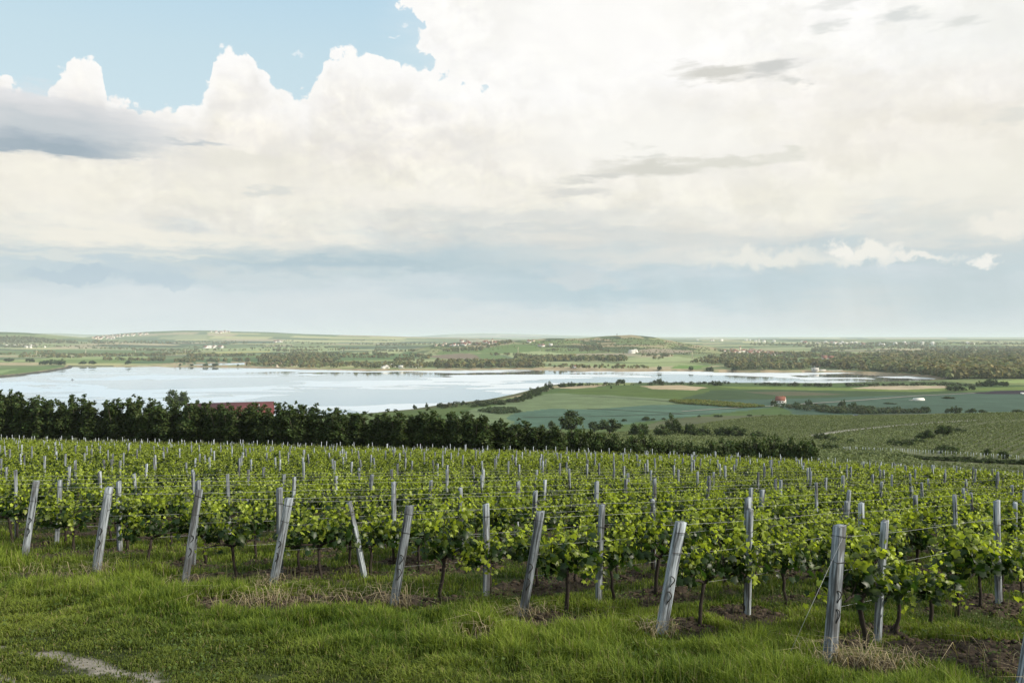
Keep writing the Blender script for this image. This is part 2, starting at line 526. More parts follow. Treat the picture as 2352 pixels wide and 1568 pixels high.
class MB:
    """Collects simple solids into one mesh."""
    def __init__(s):
        s.v, s.f, s.n, s.c = [], [], 0, []

    def add(s, verts, faces, col=(1, 1, 1)):
        s.v += [tuple(map(float, p)) for p in verts]
        s.f += [tuple(i + s.n for i in f) for f in faces]
        s.c += [col] * len(verts)
        s.n += len(verts)

    def box(s, c, size, rz=0.0, col=(1, 1, 1)):
        ca, sa = cos(rz), sin(rz)
        vs = []
        for dz in (-.5, .5):
            for dx, dy in ((-.5, -.5), (.5, -.5), (.5, .5), (-.5, .5)):
                X, Y_ = dx * size[0], dy * size[1]
                vs.append((c[0] + X * ca - Y_ * sa, c[1] + X * sa + Y_ * ca, c[2] + dz * size[2]))
        s.add(vs, [(0, 3, 2, 1), (4, 5, 6, 7), (0, 1, 5, 4), (1, 2, 6, 5), (2, 3, 7, 6), (3, 0, 4, 7)], col)

    def tube(s, pts, rad, n=6, col=(1, 1, 1), cap=True):
        pts = [np.array(p, float) for p in pts]
        rad = rad if isinstance(rad, (list, tuple)) else [rad] * len(pts)
        vs, fs = [], []
        for i, p in enumerate(pts):
            t = pts[min(i + 1, len(pts) - 1)] - pts[max(i - 1, 0)]
            t /= np.linalg.norm(t) + 1e-9
            a = np.cross(t, (0.31, 0.95, 0.05) if abs(t[1]) < 0.9 else (1, 0, 0))
            a /= np.linalg.norm(a)
            b = np.cross(t, a)
            for k in range(n):
                w = 2 * pi * k / n
                vs.append(p + rad[i] * (a * cos(w) + b * sin(w)))
        for i in range(len(pts) - 1):
            for k in range(n):
                fs.append((i * n + k, i * n + (k + 1) % n, (i + 1) * n + (k + 1) % n, (i + 1) * n + k))
        if cap:
            fs.append(tuple(range(n - 1, -1, -1)))
            fs.append(tuple((len(pts) - 1) * n + k for k in range(n)))
        s.add(vs, fs, col)

    def mesh(s, name, color=False, smooth=False):
        flat = [i for f in s.f for i in f]
        return mesh_np(name, np.array(s.v), flat, [len(f) for f in s.f], np.array(s.c) if color else None, smooth)


def material(name):
    m = bpy.data.materials.new(name)
    m.use_nodes = True
    return m, Nodes(m.node_tree)


def finish(N, shader, disp=None, volume=None):
    out = N.n('ShaderNodeOutputMaterial')
    if shader is not None:
        N.t.links.new(shader, out.inputs['Surface'])
    if volume is not None:
        N.t.links.new(volume, out.inputs['Volume'])


def principled(N, col, rough=0.8, spec=0.3, normal=None, **kw):
    nd = N.n('ShaderNodeBsdfPrincipled', {'Base Color': col, 'Roughness': rough, 'Specular IOR Level': spec})
    if normal is not None:
        N.put(nd.inputs['Normal'], normal)
    for k, v in kw.items():
        N.put(nd.inputs[k], v)
    return nd.outputs[0]


def plain_mat(name, rgb, rough=0.8, var=0.25, scale=3.0, spec=0.3, metallic=0.0):
    m, N = material(name)
    p = N.n('ShaderNodeTexCoord').outputs['Object']
    f = N.step(N.noise(p, scale, 5, 0.6), 0.25, 0.75, 1 - var, 1 + var, False)
    c = N.mix(1.0, (*rgb, 1), N.xyz(f, f, f), 'MULTIPLY')
    finish(N, principled(N, c, rough, spec, Metallic=metallic))
    return m


def leaf_mat(name, trans=0.35, boost=1.35, rough=0.45, spec=0.35, hue=(1.0, 1.0, 0.7)):
    m, N = material(name)
    c = N.n('ShaderNodeAttribute', attribute_name='col').outputs['Color']
    p = N.n('ShaderNodeTexCoord').outputs['Object']
    f = N.step(N.noise(p, 7.0, 3, 0.6), 0.25, 0.75, 0.8, 1.2, False)
    c = N.mix(1.0, c, N.xyz(f, f, f), 'MULTIPLY')
    a = principled(N, c, rough, spec)
    t = N.n('ShaderNodeBsdfTranslucent', {'Color': N.mix(1.0, c, (boost * hue[0], boost * hue[1], boost * hue[2], 1), 'MULTIPLY')}).outputs[0]
    mx = N.n('ShaderNodeMixShader', {0: trans, 1: a, 2: t}).outputs[0]
    finish(N, mx)
    return m


M_VINE = leaf_mat('vine_leaf', 0.42, 1.6, 0.42, 0.4, (1.0, 1.0, 0.5))
M_GRASS = leaf_mat('grass_blade', 0.3, 1.3, 0.6, 0.2, (1.0, 1.0, 0.6))
M_TREE = leaf_mat('tree_leaf', 0.25, 1.2, 0.6, 0.2, (1.0, 1.0, 0.6))
M_BARK = plain_mat('vine_bark', (0.030, 0.024, 0.019), 0.9, 0.4, 18)
M_TRUNK = plain_mat('tree_bark', (0.05, 0.042, 0.032), 0.9, 0.4, 5)


def leaves_np(cent, size, col, r, template, tfaces, up=0.45, out=None, outw=0.0):
    """Many leaves of one outline: a random frame at each centre, its normal biased upward and outward."""
    n = len(cent)
    nr = r.normal(size=(n, 3))
    nr[:, 2] += up * 2
    if out is not None:
        nr += out * outw * 2
    nr /= np.linalg.norm(nr, axis=1)[:, None] + 1e-9
    t = r.normal(size=(n, 3))
    t[:, 2] -= 0.6
    t -= nr * (t * nr).sum(1)[:, None]
    t /= np.linalg.norm(t, axis=1)[:, None] + 1e-9
    s = np.cross(nr, t)
    tp = np.array(template)
    k = len(tp)
    v = cent[:, None, :] + size[:, None, None] * (s[:, None, :] * tp[None, :, 0:1] + t[:, None, :] * tp[None, :, 1:2] + nr[:, None, :] * tp[None, :, 2:3])
    flat, sizes = [], []
    base = (np.arange(n) * k)[:, None]
    blocks = [base + np.array(f)[None, :] for f in tfaces]
    flat = np.concatenate(blocks, axis=1).ravel()
    sizes = np.tile([len(f) for f in tfaces], n)
    return v.reshape(-1, 3), flat, sizes, np.repeat(col, k, axis=0)


VINE_T = [(0, 0, 0), (0.20, -0.14, -.05), (0.46, 0.02, -.10), (0.36, 0.24, -.05), (0.52, 0.50, -.14), (0.27, 0.58, -.05), (0.0, 0.98, -.10),
          (-0.27, 0.58, -.05), (-0.52, 0.50, -.14), (-0.36, 0.24, -.05), (-0.46, 0.02, -.10), (-0.20, -0.14, -.05), (0, 0.36, 0.04)]
VINE_F = [(0, 1, 2, 3, 12), (12, 3, 4, 5), (12, 5, 6, 7), (12, 7, 8, 9), (12, 9, 10, 11, 0)]
LEAF_T = [(0, 0, 0), (0.36, 0.30, -.06), (0.30, 0.68, -.06), (0, 1, 0), (-0.30, 0.68, -.06), (-0.36, 0.30, -.06)]
LEAF_F = [(0, 1, 2, 3), (0, 3, 4, 5)]
QUAD_T = [(-.5, 0, 0), (.5, 0.1, 0), (.4, 1, 0), (-.45, .9, 0)]
QUAD_F = [(0, 1, 2, 3)]


def ordinal(n):
    ones = ['', 'first', 'second', 'third', 'fourth', 'fifth', 'sixth', 'seventh', 'eighth', 'ninth', 'tenth', 'eleventh', 'twelfth', 'thirteenth',
            'fourteenth', 'fifteenth', 'sixteenth', 'seventeenth', 'eighteenth', 'nineteenth']
    tens = {2: 'twent', 3: 'thirt', 4: 'fort', 5: 'fift', 6: 'sixt', 7: 'sevent', 8: 'eight', 9: 'ninet'}
    if n < 20:
        return ones[n]
    if n >= 100:
        return 'hundred-and-' + ordinal(n - 100) if n > 100 else 'hundredth'
    return tens[n // 10] + 'ieth' if n % 10 == 0 else tens[n // 10] + 'y-' + ones[n % 10]


# ----------------------------------------------------------------- vineyard layout (needed by the ground's cover)
RD = np.array([0.743, 0.669])           # along the rows
RN = np.array([-0.669, 0.743])          # across them
FRONT = [(5.63, 8.82), (4.0, 10.03), (2.1, 11.3), (0.16, 12.1), (-1.9, 12.8), (-4.37, 14.5), (-6.0, 14.6), (-8.2, 15.7), (-10.7, 17.5)]
ROWS = [np.array(p) for p in FRONT] + [np.array(FRONT[-1]) + (k + 1) * np.array((-2.02, 1.05)) for k in range(82)]


def y_far(x):
    return np.interp(x, [-160, -91, -5, 44, 64, 110], [150, 141, 118, 117, 102, 90])


def seen(x, y, z, m=0.02):
    return y > 1 and abs(x / y) < 0.643 + m and -(0.433 + m) < (z - EYE) / y


def row_len(p):
    t = np.arange(0, 400, 0.5)
    q = p[None, :] + t[:, None] * RD
    bad = np.nonzero(q[:, 1] > y_far(q[:, 0]))[0]
    return float(t[bad[0]]) if len(bad) else 400.0


ROWLEN = [row_len(p) for p in ROWS]


def row_distance(x, y):
    """Distance from the nearest vine row, and the distance along the row past its end post (negative before it)."""
    best = np.full(x.shape, 9.0)
    along = np.full(x.shape, -9.0)
    for p in ROWS[:26]:
        a = (x - p[0]) * RD[0] + (y - p[1]) * RD[1]
        d = np.abs((x - p[0]) * RN[0] + (y - p[1]) * RN[1])
        d = np.where(a < -0.5, np.hypot(d, a + 0.5), d)
        m = d < best
        best = np.where(m, d, best)
        along = np.where(m, a, along)
    return best, along


TRACK = [[(-7.6, 10.75), (-6.6, 10.05), (-5.9, 9.75), (-5.3, 9.45), (-4.6, 9.0), (-3.9, 8.65), (-2.8, 8.2), (-1.5, 7.6)],
         [(-8, 9.9), (-6.9, 9.35), (-6.1, 8.9), (-5.2, 8.4), (-3.0, 7.5)]]


def track_dist(x, y):
    return np.minimum(poly_dist(TRACK[0], x, y, False), poly_dist(TRACK[1], x, y, False) + 0.05)


SOIL_SPOTS = [(-3.9, 12.7, 1.35, 0.55), (-2.6, 13.2, 1.4, 0.6), (-8.7, 14.9, 1.3, 0.5), (-0.45, 10.75, 0.4, 0.3), (6.2, 10.3, 1.3, 0.9), (4.4, 9.75, 0.6, 0.35),
              (0.9, 12.0, 0.9, 0.6), (6.4, 8.8, 0.9, 0.5)]


def soil_mask(x, y):
    """How bare the earth is near the camera: strips beneath the vines, heaps at the row ends, the worn wheel track."""
    d, a = row_distance(x, y)
    n = fbm(x * 1.1, y * 1.1, 3, 3)
    m = np.clip((0.78 - d) / 0.3, 0, 1) * (a > 0.2) * np.clip((n - 0.42) * 6, 0, 1)
    for sx, sy, rx, ry in SOIL_SPOTS:
        q = np.hypot((x - sx) / rx, (y - sy) / ry) + (n - 0.5) * 1.1
        m = np.maximum(m, np.clip((1.05 - q) * 4, 0, 1))
    return m


def track_mask(x, y):
    n = fbm(x * 6.0, y * 6.0, 3, 11)
    m = fbm(x * 1.3 + y * .4, y * 1.3, 2, 12)
    return np.clip((0.13 - track_dist(x, y) + (n - 0.5) * 0.45 + (m - 0.5) * 0.35) * 8, 0, 1)


# ----------------------------------------------------------------- the colours of fields and soil
def P_(pts):
    return [on_plain(x, y, 3.5) for x, y in pts]


FIELDS = [
    (P_([(900, 980), (1080, 936), (1300, 884), (2060, 881), (2352, 884), (2700, 885), (2700, 985)]), (0.060, 0.100, 0.030)),
    (P_([(1083, 938), (1197, 921), (1248, 904), (1290, 902.5), (1500, 913), (1571, 918), (1640, 927), (1560, 935), (1360, 938), (1240, 975), (1000, 975)]), (0.120, 0.162, 0.082)),
    (P_([(1180, 947), (1260, 938), (1360, 939), (1480, 931), (1570, 928), (1775, 934), (1560, 962), (1380, 985), (1150, 985)]), (0.064, 0.115, 0.082)),  # teal tone: a cloud's shadow put into the field colour
    (P_([(1262, 900), (1400, 886), (1640, 884), (1700, 897), (1560, 917), (1300, 902)]), (0.070, 0.108, 0.026)),
    (P_([(1560, 917), (1640, 895), (2000, 893), (2240, 902), (1980, 911), (1720, 917), (1590, 919)]), (0.038, 0.066, 0.026)),
    (P_([(1700, 899), (1830, 899), (1960, 906), (1800, 909)]), (0.085, 0.085, 0.05)),
    (P_([(1590, 919.5), (1720, 917), (1980, 911), (2240, 902), (2352, 903), (2700, 900), (2700, 985), (1900, 985), (1790, 934), (1760, 931)]), (0.048, 0.086, 0.060)),
    (P_([(1640, 886), (1900, 889.5), (2200, 891), (2352, 887), (2600, 884), (2600, 893), (2352, 895), (2100, 899.5), (1900, 896), (1700, 893)]), (0.115, 0.160, 0.040)),
    (P_([(1280, 890), (1330, 884.5), (1395, 883), (1370, 889), (1310, 892)]), (0.33, 0.27, 0.18)),
    (P_([(1470, 886), (1560, 884), (1628, 890), (1600, 896), (1500, 893)]), (0.36, 0.29, 0.19)),
    (P_([(1955, 891), (2010, 885), (2170, 885), (2185, 890), (2070, 895)]), (0.36, 0.30, 0.21)),
    (P_([(2215, 902.5), (2300, 897.5), (2352, 896), (2500, 894), (2500, 904), (2352, 905), (2260, 904.5)]), (0.022, 0.016, 0.026)),
    (P_([(2230, 878), (2352, 871), (2600, 868), (2600, 876), (2352, 879)]), (0.20, 0.26, 0.09)),
]
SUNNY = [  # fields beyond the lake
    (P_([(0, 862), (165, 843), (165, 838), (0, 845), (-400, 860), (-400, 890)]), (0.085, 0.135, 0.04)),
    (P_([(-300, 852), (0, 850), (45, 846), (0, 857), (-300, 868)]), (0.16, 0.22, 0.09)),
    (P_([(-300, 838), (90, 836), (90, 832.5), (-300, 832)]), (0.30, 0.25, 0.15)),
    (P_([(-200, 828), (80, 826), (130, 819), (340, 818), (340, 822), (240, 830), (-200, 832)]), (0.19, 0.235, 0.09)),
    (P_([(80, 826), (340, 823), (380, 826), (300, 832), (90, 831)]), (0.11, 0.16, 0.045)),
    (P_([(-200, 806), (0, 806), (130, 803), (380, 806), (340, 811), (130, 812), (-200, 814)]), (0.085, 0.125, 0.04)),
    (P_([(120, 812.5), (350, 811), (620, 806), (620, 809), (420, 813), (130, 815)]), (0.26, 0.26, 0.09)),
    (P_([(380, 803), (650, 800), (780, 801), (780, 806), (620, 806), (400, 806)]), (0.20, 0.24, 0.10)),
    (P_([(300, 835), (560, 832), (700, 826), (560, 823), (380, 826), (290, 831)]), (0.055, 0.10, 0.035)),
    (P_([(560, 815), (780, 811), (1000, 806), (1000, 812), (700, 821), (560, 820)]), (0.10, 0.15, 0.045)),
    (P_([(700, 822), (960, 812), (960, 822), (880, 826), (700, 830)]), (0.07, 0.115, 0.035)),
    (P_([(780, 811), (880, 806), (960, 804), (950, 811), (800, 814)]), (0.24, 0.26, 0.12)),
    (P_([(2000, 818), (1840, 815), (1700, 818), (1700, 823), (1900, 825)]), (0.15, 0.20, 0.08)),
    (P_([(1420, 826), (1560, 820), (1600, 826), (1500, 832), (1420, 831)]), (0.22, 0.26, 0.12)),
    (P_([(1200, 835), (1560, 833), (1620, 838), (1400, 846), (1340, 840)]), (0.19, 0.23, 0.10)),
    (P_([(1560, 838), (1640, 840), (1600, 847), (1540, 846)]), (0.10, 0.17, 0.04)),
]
HILL_FIELDS = [  # fields on the vineyard hill, outlined as the photograph shows them (x, y): mapped through the terrain
    ([(1010, 806), (1100, 798), (1160, 800), (1100, 810), (1000, 815)], (0.11, 0.16, 0.045)),
    ([(1110, 800), (1180, 790), (1235, 794), (1240, 808), (1150, 812), (1100, 810)], (0.10, 0.155, 0.04)),
    ([(975, 818), (1060, 811), (1085, 812), (1120, 822), (1040, 826)], (0.16, 0.125, 0.085)),
    ([(1080, 812), (1140, 812), (1170, 824), (1110, 828), (1095, 816)], (0.10, 0.15, 0.045)),
    ([(1150, 812), (1240, 806), (1300, 812), (1280, 818), (1180, 822)], (0.24, 0.28, 0.13)),
    ([(1230, 796), (1330, 800), (1400, 806), (1330, 812), (1240, 806)], (0.13, 0.175, 0.06)),
    ([(1330, 812), (1440, 810), (1480, 816), (1400, 820), (1300, 818)], (0.25, 0.22, 0.15)),
    ([(1450, 806), (1500, 800), (1600, 806), (1560, 811), (1460, 811)], (0.24, 0.20, 0.14)),
    ([(1205, 786), (1290, 780), (1330, 781), (1340, 788), (1230, 792)], (0.12, 0.165, 0.05)),
    ([(1400, 780), (1450, 775), (1520, 782), (1540, 790), (1420, 790)], (0.11, 0.145, 0.05)),
]
PAL = np.array([(0.13, 0.165, 0.070), (0.070, 0.105, 0.038), (0.22, 0.245, 0.12), (0.32, 0.315, 0.15), (0.042, 0.068, 0.026), (0.30, 0.26, 0.16), (0.16, 0.195, 0.075), (0.10, 0.14, 0.07)])


def field_colour(x, y, z, sd):
    n = len(x)
    col = np.empty((n, 3))
    col[:] = (0.075, 0.11, 0.035)
    u = x / np.maximum(y, 1)
    # strips of fields on the far plain
    sx = rng0.uniform(-1.3, 1.3, 140)
    sl = rng0.uniform(math.log(1800), math.log(40000), 140)
    ang = rng0.uniform(-0.35, 0.35, 140)
    far = y > 1000
    xf, yf = x[far], y[far]
    lf = np.log(np.maximum(yf, 1))
    best, who = np.full(len(xf), 1e9), np.zeros(len(xf), int)
    for i in range(140):
        d = (xf / yf - sx[i]) ** 2 * 2 + (lf - sl[i]) ** 2 * 1.2
        m = d < best
        best[m], who[m] = d[m], i
    a = ang[who]
    size = np.where(yf > 9000, 2.6, 1.0)
    p = (xf * np.cos(a) + yf * np.sin(a)) / (620 * size)
    q = (-xf * np.sin(a) + yf * np.cos(a)) / (260 * size)
    row = np.floor(q)
    cell = np.floor(p + hash2(row, who * 1.0, 2) * 3)
    h = hash2(cell * 1.7 + who, row * 2.3, 4)
    c = PAL[np.minimum((h * len(PAL)).astype(int), len(PAL) - 1)]
    col[far] = c * (0.9 + 0.2 * hash2(cell, row + who, 8))[:, None]
    hz = (y > 2400) & (y < 5400) & (z > 12)      # hillsides: terraced strips
    if hz.any():
        r2 = np.floor(z[hz] / 7 + fbm(x[hz] / 260, y[hz] / 260, 3) * 5)
        r3 = np.floor(x[hz] / 130 + fbm(x[hz] / 300, y[hz] / 300, 2, 9) * 3)
        h2 = hash2(r2, r3, 5)
        hc = np.array([(0.075, 0.105, 0.035), (0.15, 0.18, 0.065), (0.035, 0.056, 0.018), (0.21, 0.22, 0.10), (0.25, 0.21, 0.12), (0.055, 0.08, 0.025)])
        col[hz] = hc[np.minimum((h2 * 6).astype(int), 5)]
    wx = x + (fbm(x / 45, y / 45, 3, 51) - 0.5) * 22
    wy = y + (fbm(x / 45, y / 45, 3, 52) - 0.5) * 22
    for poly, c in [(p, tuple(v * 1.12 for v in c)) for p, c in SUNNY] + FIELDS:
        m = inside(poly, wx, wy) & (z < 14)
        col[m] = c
    yy = 776 + (EYE - z) / np.maximum(y, 1) * K
    xx = 1176 + u * K
    hill = (y > 2900) & (y < 4400)
    for poly, c in HILL_FIELDS:
        m = hill.copy()
        m[hill] = inside(poly, xx[hill], yy[hill])
        col[m] = c
    # shores
    m = (sd > -3) & (sd < 17) & (y > 1500)
    col[m] = (0.30, 0.235, 0.15)
    m = (sd > -3) & (sd < 22) & (y <= 1500)
    col[m] = (0.075, 0.075, 0.04)
    m = (sd > 4.5) & (sd < 11) & (y <= 1500)
    col[m] = (0.085, 0.105, 0.035)
    m = (sd > -4) & (sd < 12) & (y > 1500) & (y < 2300) & (u < -0.5)
    col[m] = (0.06, 0.06, 0.045)
    # the slope down to the plain: vineyards with grassy rows
    slope = (y > 150) & (y < 820) & (z > 5)
    if slope.any():
        xs, ys = x[slope], y[slope]
        c = np.empty((len(xs), 3))
        c[:] = (0.085, 0.096, 0.048)
        k = (fbm(xs / 40, ys / 40, 3, 21) - 0.5)[:, None]
        col[slope] = c * (1 + 0.5 * k)
    near = (y <= 150)
    if near.any():
        xn, yn = x[near], y[near]
        c = np.empty((len(xn), 3))
        c[:] = (0.040, 0.052, 0.016)
        g = (fbm(xn * 0.6, yn * 0.6, 4, 2) - 0.5)[:, None]
        c *= 1 + 0.9 * g
        s = soil_mask(xn, yn)[:, None]
        c = c * (1 - s) + np.array((0.052, 0.040, 0.030)) * s
        t = track_mask(xn, yn)[:, None]
        c = c * (1 - t) + np.array((0.30, 0.275, 0.235)) * t
        d = np.abs(yn - (y_far(xn) - 17))
        w = (np.clip(1.6 - d, 0, 1) * (xn < 62))[:, None]
        c = c * (1 - w * 0.7) + np.array((0.20, 0.19, 0.12)) * w * 0.7
        col[near] = c
    return col


rng0 = np.random.default_rng(23)


def build_ground():
    az = np.concatenate([np.linspace(-180, -42, 40)[:-1], np.linspace(-42, -35, 30)[:-1], np.linspace(-35, 35, 760), np.linspace(35, 42, 30)[1:],
                         np.linspace(42, 180, 40)[1:-1]])
    az = np.radians(az)
    r = np.concatenate([[0.4, 1, 2, 3, 4, 5], np.geomspace(6, 40, 150), np.geomspace(40, 150, 110)[1:], np.geomspace(150, 860, 150)[1:],
                        1 / np.linspace(1 / 860, 1 / 2600, 210)[1:], np.geomspace(2600, 11000, 190)[1:], np.geomspace(11000, 50000, 60)[1:]])
    A, R = np.meshgrid(az, r, indexing='ij')
    # far rings are cut square to the view so that a ring keeps one depth
    x, y = (R * np.sin(A)).ravel(), (R * np.cos(A)).ravel()
    front = np.abs(A.ravel()) < radians(60)
    sc = np.where(front, 1 / np.maximum(np.cos(A.ravel()), 0.5), 2.0)
    x, y = x * sc, y * sc
    sd = shore(x, y)
    z = T(x, y, sd)
    col = field_colour(x, y, z, sd)
    nearm = (np.hypot(x, y) < 30) & (y > 3)
    sm = soil_mask(x[nearm], y[nearm])
    z[nearm] += (fbm(x[nearm] * 0.9, y[nearm] * 0.9, 3, 4) - 0.5) * 0.10 + sm * (fbm(x[nearm] * 5, y[nearm] * 5, 3, 6) - 0.30) * 0.20
    na, nr = len(az), len(r)
    idx = np.arange(na * nr).reshape(na, nr)
    ia = np.arange(na)
    ib = (ia + 1) % na
    quads = np.stack([idx[ia][:, :-1], idx[ib][:, :-1], idx[ib][:, 1:], idx[ia][:, 1:]], axis=-1).reshape(-1, 4)
    quads = quads[:, ::-1]
    yc = y[quads].mean(1)
    rc = np.hypot(x, y)[quads].mean(1)
    zc = z[quads].mean(1)
    kind = np.where((yc < 165) & (rc < 400), 0, np.where(yc < 2350, 1, np.where(zc > 13, 2, 1)))

    m, N = material('land')
    c = N.n('ShaderNodeAttribute', attribute_name='col').outputs['Color']
    pos = N.n('ShaderNodeNewGeometry').outputs['Position']
    f1 = N.step(N.noise(pos, 0.035, 5, 0.6), 0.3, 0.7, 0.82, 1.18, False)
    f2 = N.step(N.noise(pos, 1.3, 6, 0.65), 0.25, 0.75, 0.72, 1.28, False)
    f3 = N.step(N.noise(pos, 14.0, 4, 0.7), 0.25, 0.75, 0.75, 1.25, False)
    f4 = N.step(N.noise(N.vm('MULTIPLY', pos, (0.0035, 0.055, 0)), 1.0, 5, 0.65), 0.28, 0.72, 0.80, 1.20, False)
    f = N.m('MULTIPLY', N.m('MULTIPLY', N.m('MULTIPLY', f1, f2), f3), f4)
    c = N.mix(1.0, c, N.xyz(f, f, f), 'MULTIPLY')
    bump = N.n('ShaderNodeBump', {'Height': N.noise(pos, 9.0, 8, 0.7), 'Strength': 0.6, 'Distance': 0.08}).outputs[0]
    finish(N, principled(N, c, 0.95, 0.1, bump))
    verts = np.stack([x, y, z], 1)
    for k, name in enumerate(['ground', 'fields', 'hills']):
        q = quads[kind == k]
        used = np.unique(q)
        re = np.zeros(len(x), np.int64)
        re[used] = np.arange(len(used))
        me = mesh_np(name, verts[used], re[q].ravel(), np.full(len(q), 4), col[used], True)
        link(name, me, m, kind='structure')


def build_lake():
    m, N = material('lake_water')
    pos = N.n('ShaderNodeNewGeometry').outputs['Position']
    p = N.vm('MULTIPLY', pos, (0.0030, 0.0048, 0))
    w = N.vm('ADD', p, N.vm('MULTIPLY', N.noise(p, 1.6, 3, 0.5, color=True), (0.9, 0.5, 0)))
    breeze = N.step(N.noise(w, 1.0, 6, 0.55, 0.5), 0.51, 0.54)
    h = N.noise(N.vm('MULTIPLY', pos, (1, 1, 0)), 0.5, 6, 0.6)
    bump = N.n('ShaderNodeBump', {'Height': h, 'Strength': 1.0, 'Distance': N.step(breeze, 0, 1, 0.02, 0.42, False)}).outputs[0]
    rough = N.step(breeze, 0, 1, 0.045, 0.42, False)
    finish(N, principled(N, (0.81, 0.875, 0.915, 1), rough, 0.5, bump, IOR=1.33, Metallic=0.88))
    xs = [-2600, 2600]
    vs = np.array([(-2600, 780, 0), (2600, 780, 0), (2600, 2700, 0), (-2600, 2700, 0)], float)
    link('lake_water', mesh_np('lake_water', vs, [0, 1, 2, 3], [4]), m, kind='structure')


def strip(name, pts, width, mat, lift=0.06, **kw):
    """A road laid along the terrain."""
    out = []
    for (ax, ay), (bx, by) in zip(pts[:-1], pts[1:]):
        n = max(2, int(math.hypot(bx - ax, by - ay) / 4))
        for i in range(n):
            out.append((ax + (bx - ax) * i / n, ay + (by - ay) * i / n))
    out.append(pts[-1])
    q = np.array(out)
    t = np.gradient(q, axis=0)
    t /= np.linalg.norm(t, axis=1)[:, None]
    nrm = np.stack([-t[:, 1], t[:, 0]], 1)
    vs = []
    for s in (-.5, 0, .5):
        e = q + nrm * s * width
        vs.append(np.stack([e[:, 0], e[:, 1], T(e[:, 0], e[:, 1]) + lift], 1))
    v = np.concatenate(vs)
    n = len(q)
    f = []
    for k in (0, 1):
        for i in range(n - 1):
            f.append((k * n + i, k * n + i + 1, (k + 1) * n + i + 1, (k + 1) * n + i))
    me = mesh_np(name, v, [i for a in f for i in a], [4] * len(f), None, True)
    return link(name, me, mat, **kw)


build_ground()
build_lake()
M_ROAD = plain_mat('pale_gravel', (0.24, 0.23, 0.20), 0.95, 0.15, 0.5)
strip('field_road', [on_plain(x, y, 3.7) for x, y in [(1812, 930), (1850, 927), (1960, 920), (2050, 913), (2120, 908), (2240, 902.5)]], 5.0, M_ROAD, 0.5, kind='structure')
strip('field_path', [on_plain(x, y, 3.7) for x, y in [(1566, 945), (1650, 939), (1720, 935), (1765, 933), (1812, 930)]], 4.0, M_ROAD, 0.5, kind='structure')
FARM = [ground(x, y, 190)[:2] for x, y in [(1862, 1003), (1900, 996), (1960, 988), (2050, 979), (2150, 971), (2250, 966)]]
strip('farm_road', FARM, 5.0, M_ROAD, 0.25, kind='structure')
M_DITCH = plain_mat('ditch_weeds', (0.035, 0.042, 0.024), 0.95, 0.3, 0.3)
for pts in ([(1349, 938.5), (1450, 943), (1571, 950), (1640, 952)], [(1200, 958), (1380, 956), (1570, 951)], [(1332, 908), (1420, 913), (1500, 918), (1571, 925)]):
    strip('field_ditch', [on_plain(x, y, 3.7) for x, y in pts], 3.0, M_DITCH, 0.45, kind='structure')

# ----------------------------------------------------------------- vines
def vine_foliage(r, n, tmpl, faces, size, length=1.15):
    """Leaves of one vine, in bunches along its shoots; local x runs along the row, z up from the soil."""
    cent, sz, col, out = [], [], [], []
    ns = 11
    xs = np.sort(np.clip(r.normal(0, 0.30, ns), -length * .55, length * .55))
    per = n // ns
    for sx in xs:
        top = r.uniform(0.22, 0.62) * (1.3 if r.random() < 0.25 else 1)
        lean = r.normal(0, 0.13, 2)
        z0 = r.uniform(0.70, 0.82)
        droop = r.random() < 0.10
        for k in range(per):
            t = (k + r.random()) / per
            w = 0.125 * (1 - 0.6 * t)
            p = np.array([sx + lean[0] * t * 1.6, lean[1] * t * 1.2, z0 + top * t])
            if droop:
                p = np.array([sx + lean[0] * 2 * t, (0.10 + 0.32 * t) * (1 if lean[1] > 0 else -1), z0 + 0.24 * sin(t * 3) - 0.26 * t])
            o = r.normal(size=3) * (w, w * 1.05, 0.06)
            cent.append(p + o)
            s_ = size * (1.08 - 0.60 * t ** 1.5) * r.uniform(0.7, 1.2)
            sz.append(s_)
            young_lit = np.clip(t * 1.40 - 0.52 + r.normal(0, 0.25), 0, 1)
            a, b = np.array((0.018, 0.042, 0.008)), np.array((0.39, 0.475, 0.050))  # young tips yellower; lower leaves darkened, canopy shade put into their colour
            col.append((a * (1 - young_lit) + b * young_lit) * r.uniform(0.8, 1.2))
            out.append(o / (np.linalg.norm(o) + 1e-6))
    cent, sz, col, out = np.array(cent), np.array(sz), np.array(col), np.array(out)
    return leaves_np(cent, sz, col, r, tmpl, faces, 0.35, out, 0.5)


def vine_wood(r):
    b = MB()
    wob = lambda s: r.normal(0, s)
    lean = wob(0.05)
    pts = [(0, 0, -0.05)] + [(lean * k / 4 + wob(0.012), wob(0.018), 0.16 * k) for k in range(1, 5)]
    b.tube(pts, [0.036, 0.031, 0.028, 0.027, 0.032], 7)
    top = np.array(pts[-1])
    for s in (-1, 1):
        arm = [top, top + (s * .12, wob(.02), .06), top + (s * .32, wob(.02), .07), top + (s * .52, wob(.02), .05)]
        b.tube(arm, [0.028, 0.02, 0.015, 0.010], 6)
        for k in range(4):
            x0 = top + np.array((s * (0.1 + 0.12 * k), 0, 0.06))
            b.tube([x0, x0 + (wob(.05), wob(.05), .2), x0 + (wob(.09), wob(.09), r.uniform(.35, .6))], [0.007, 0.005, 0.003], 4)
    return b.mesh('grapevine_trunk', smooth=True)


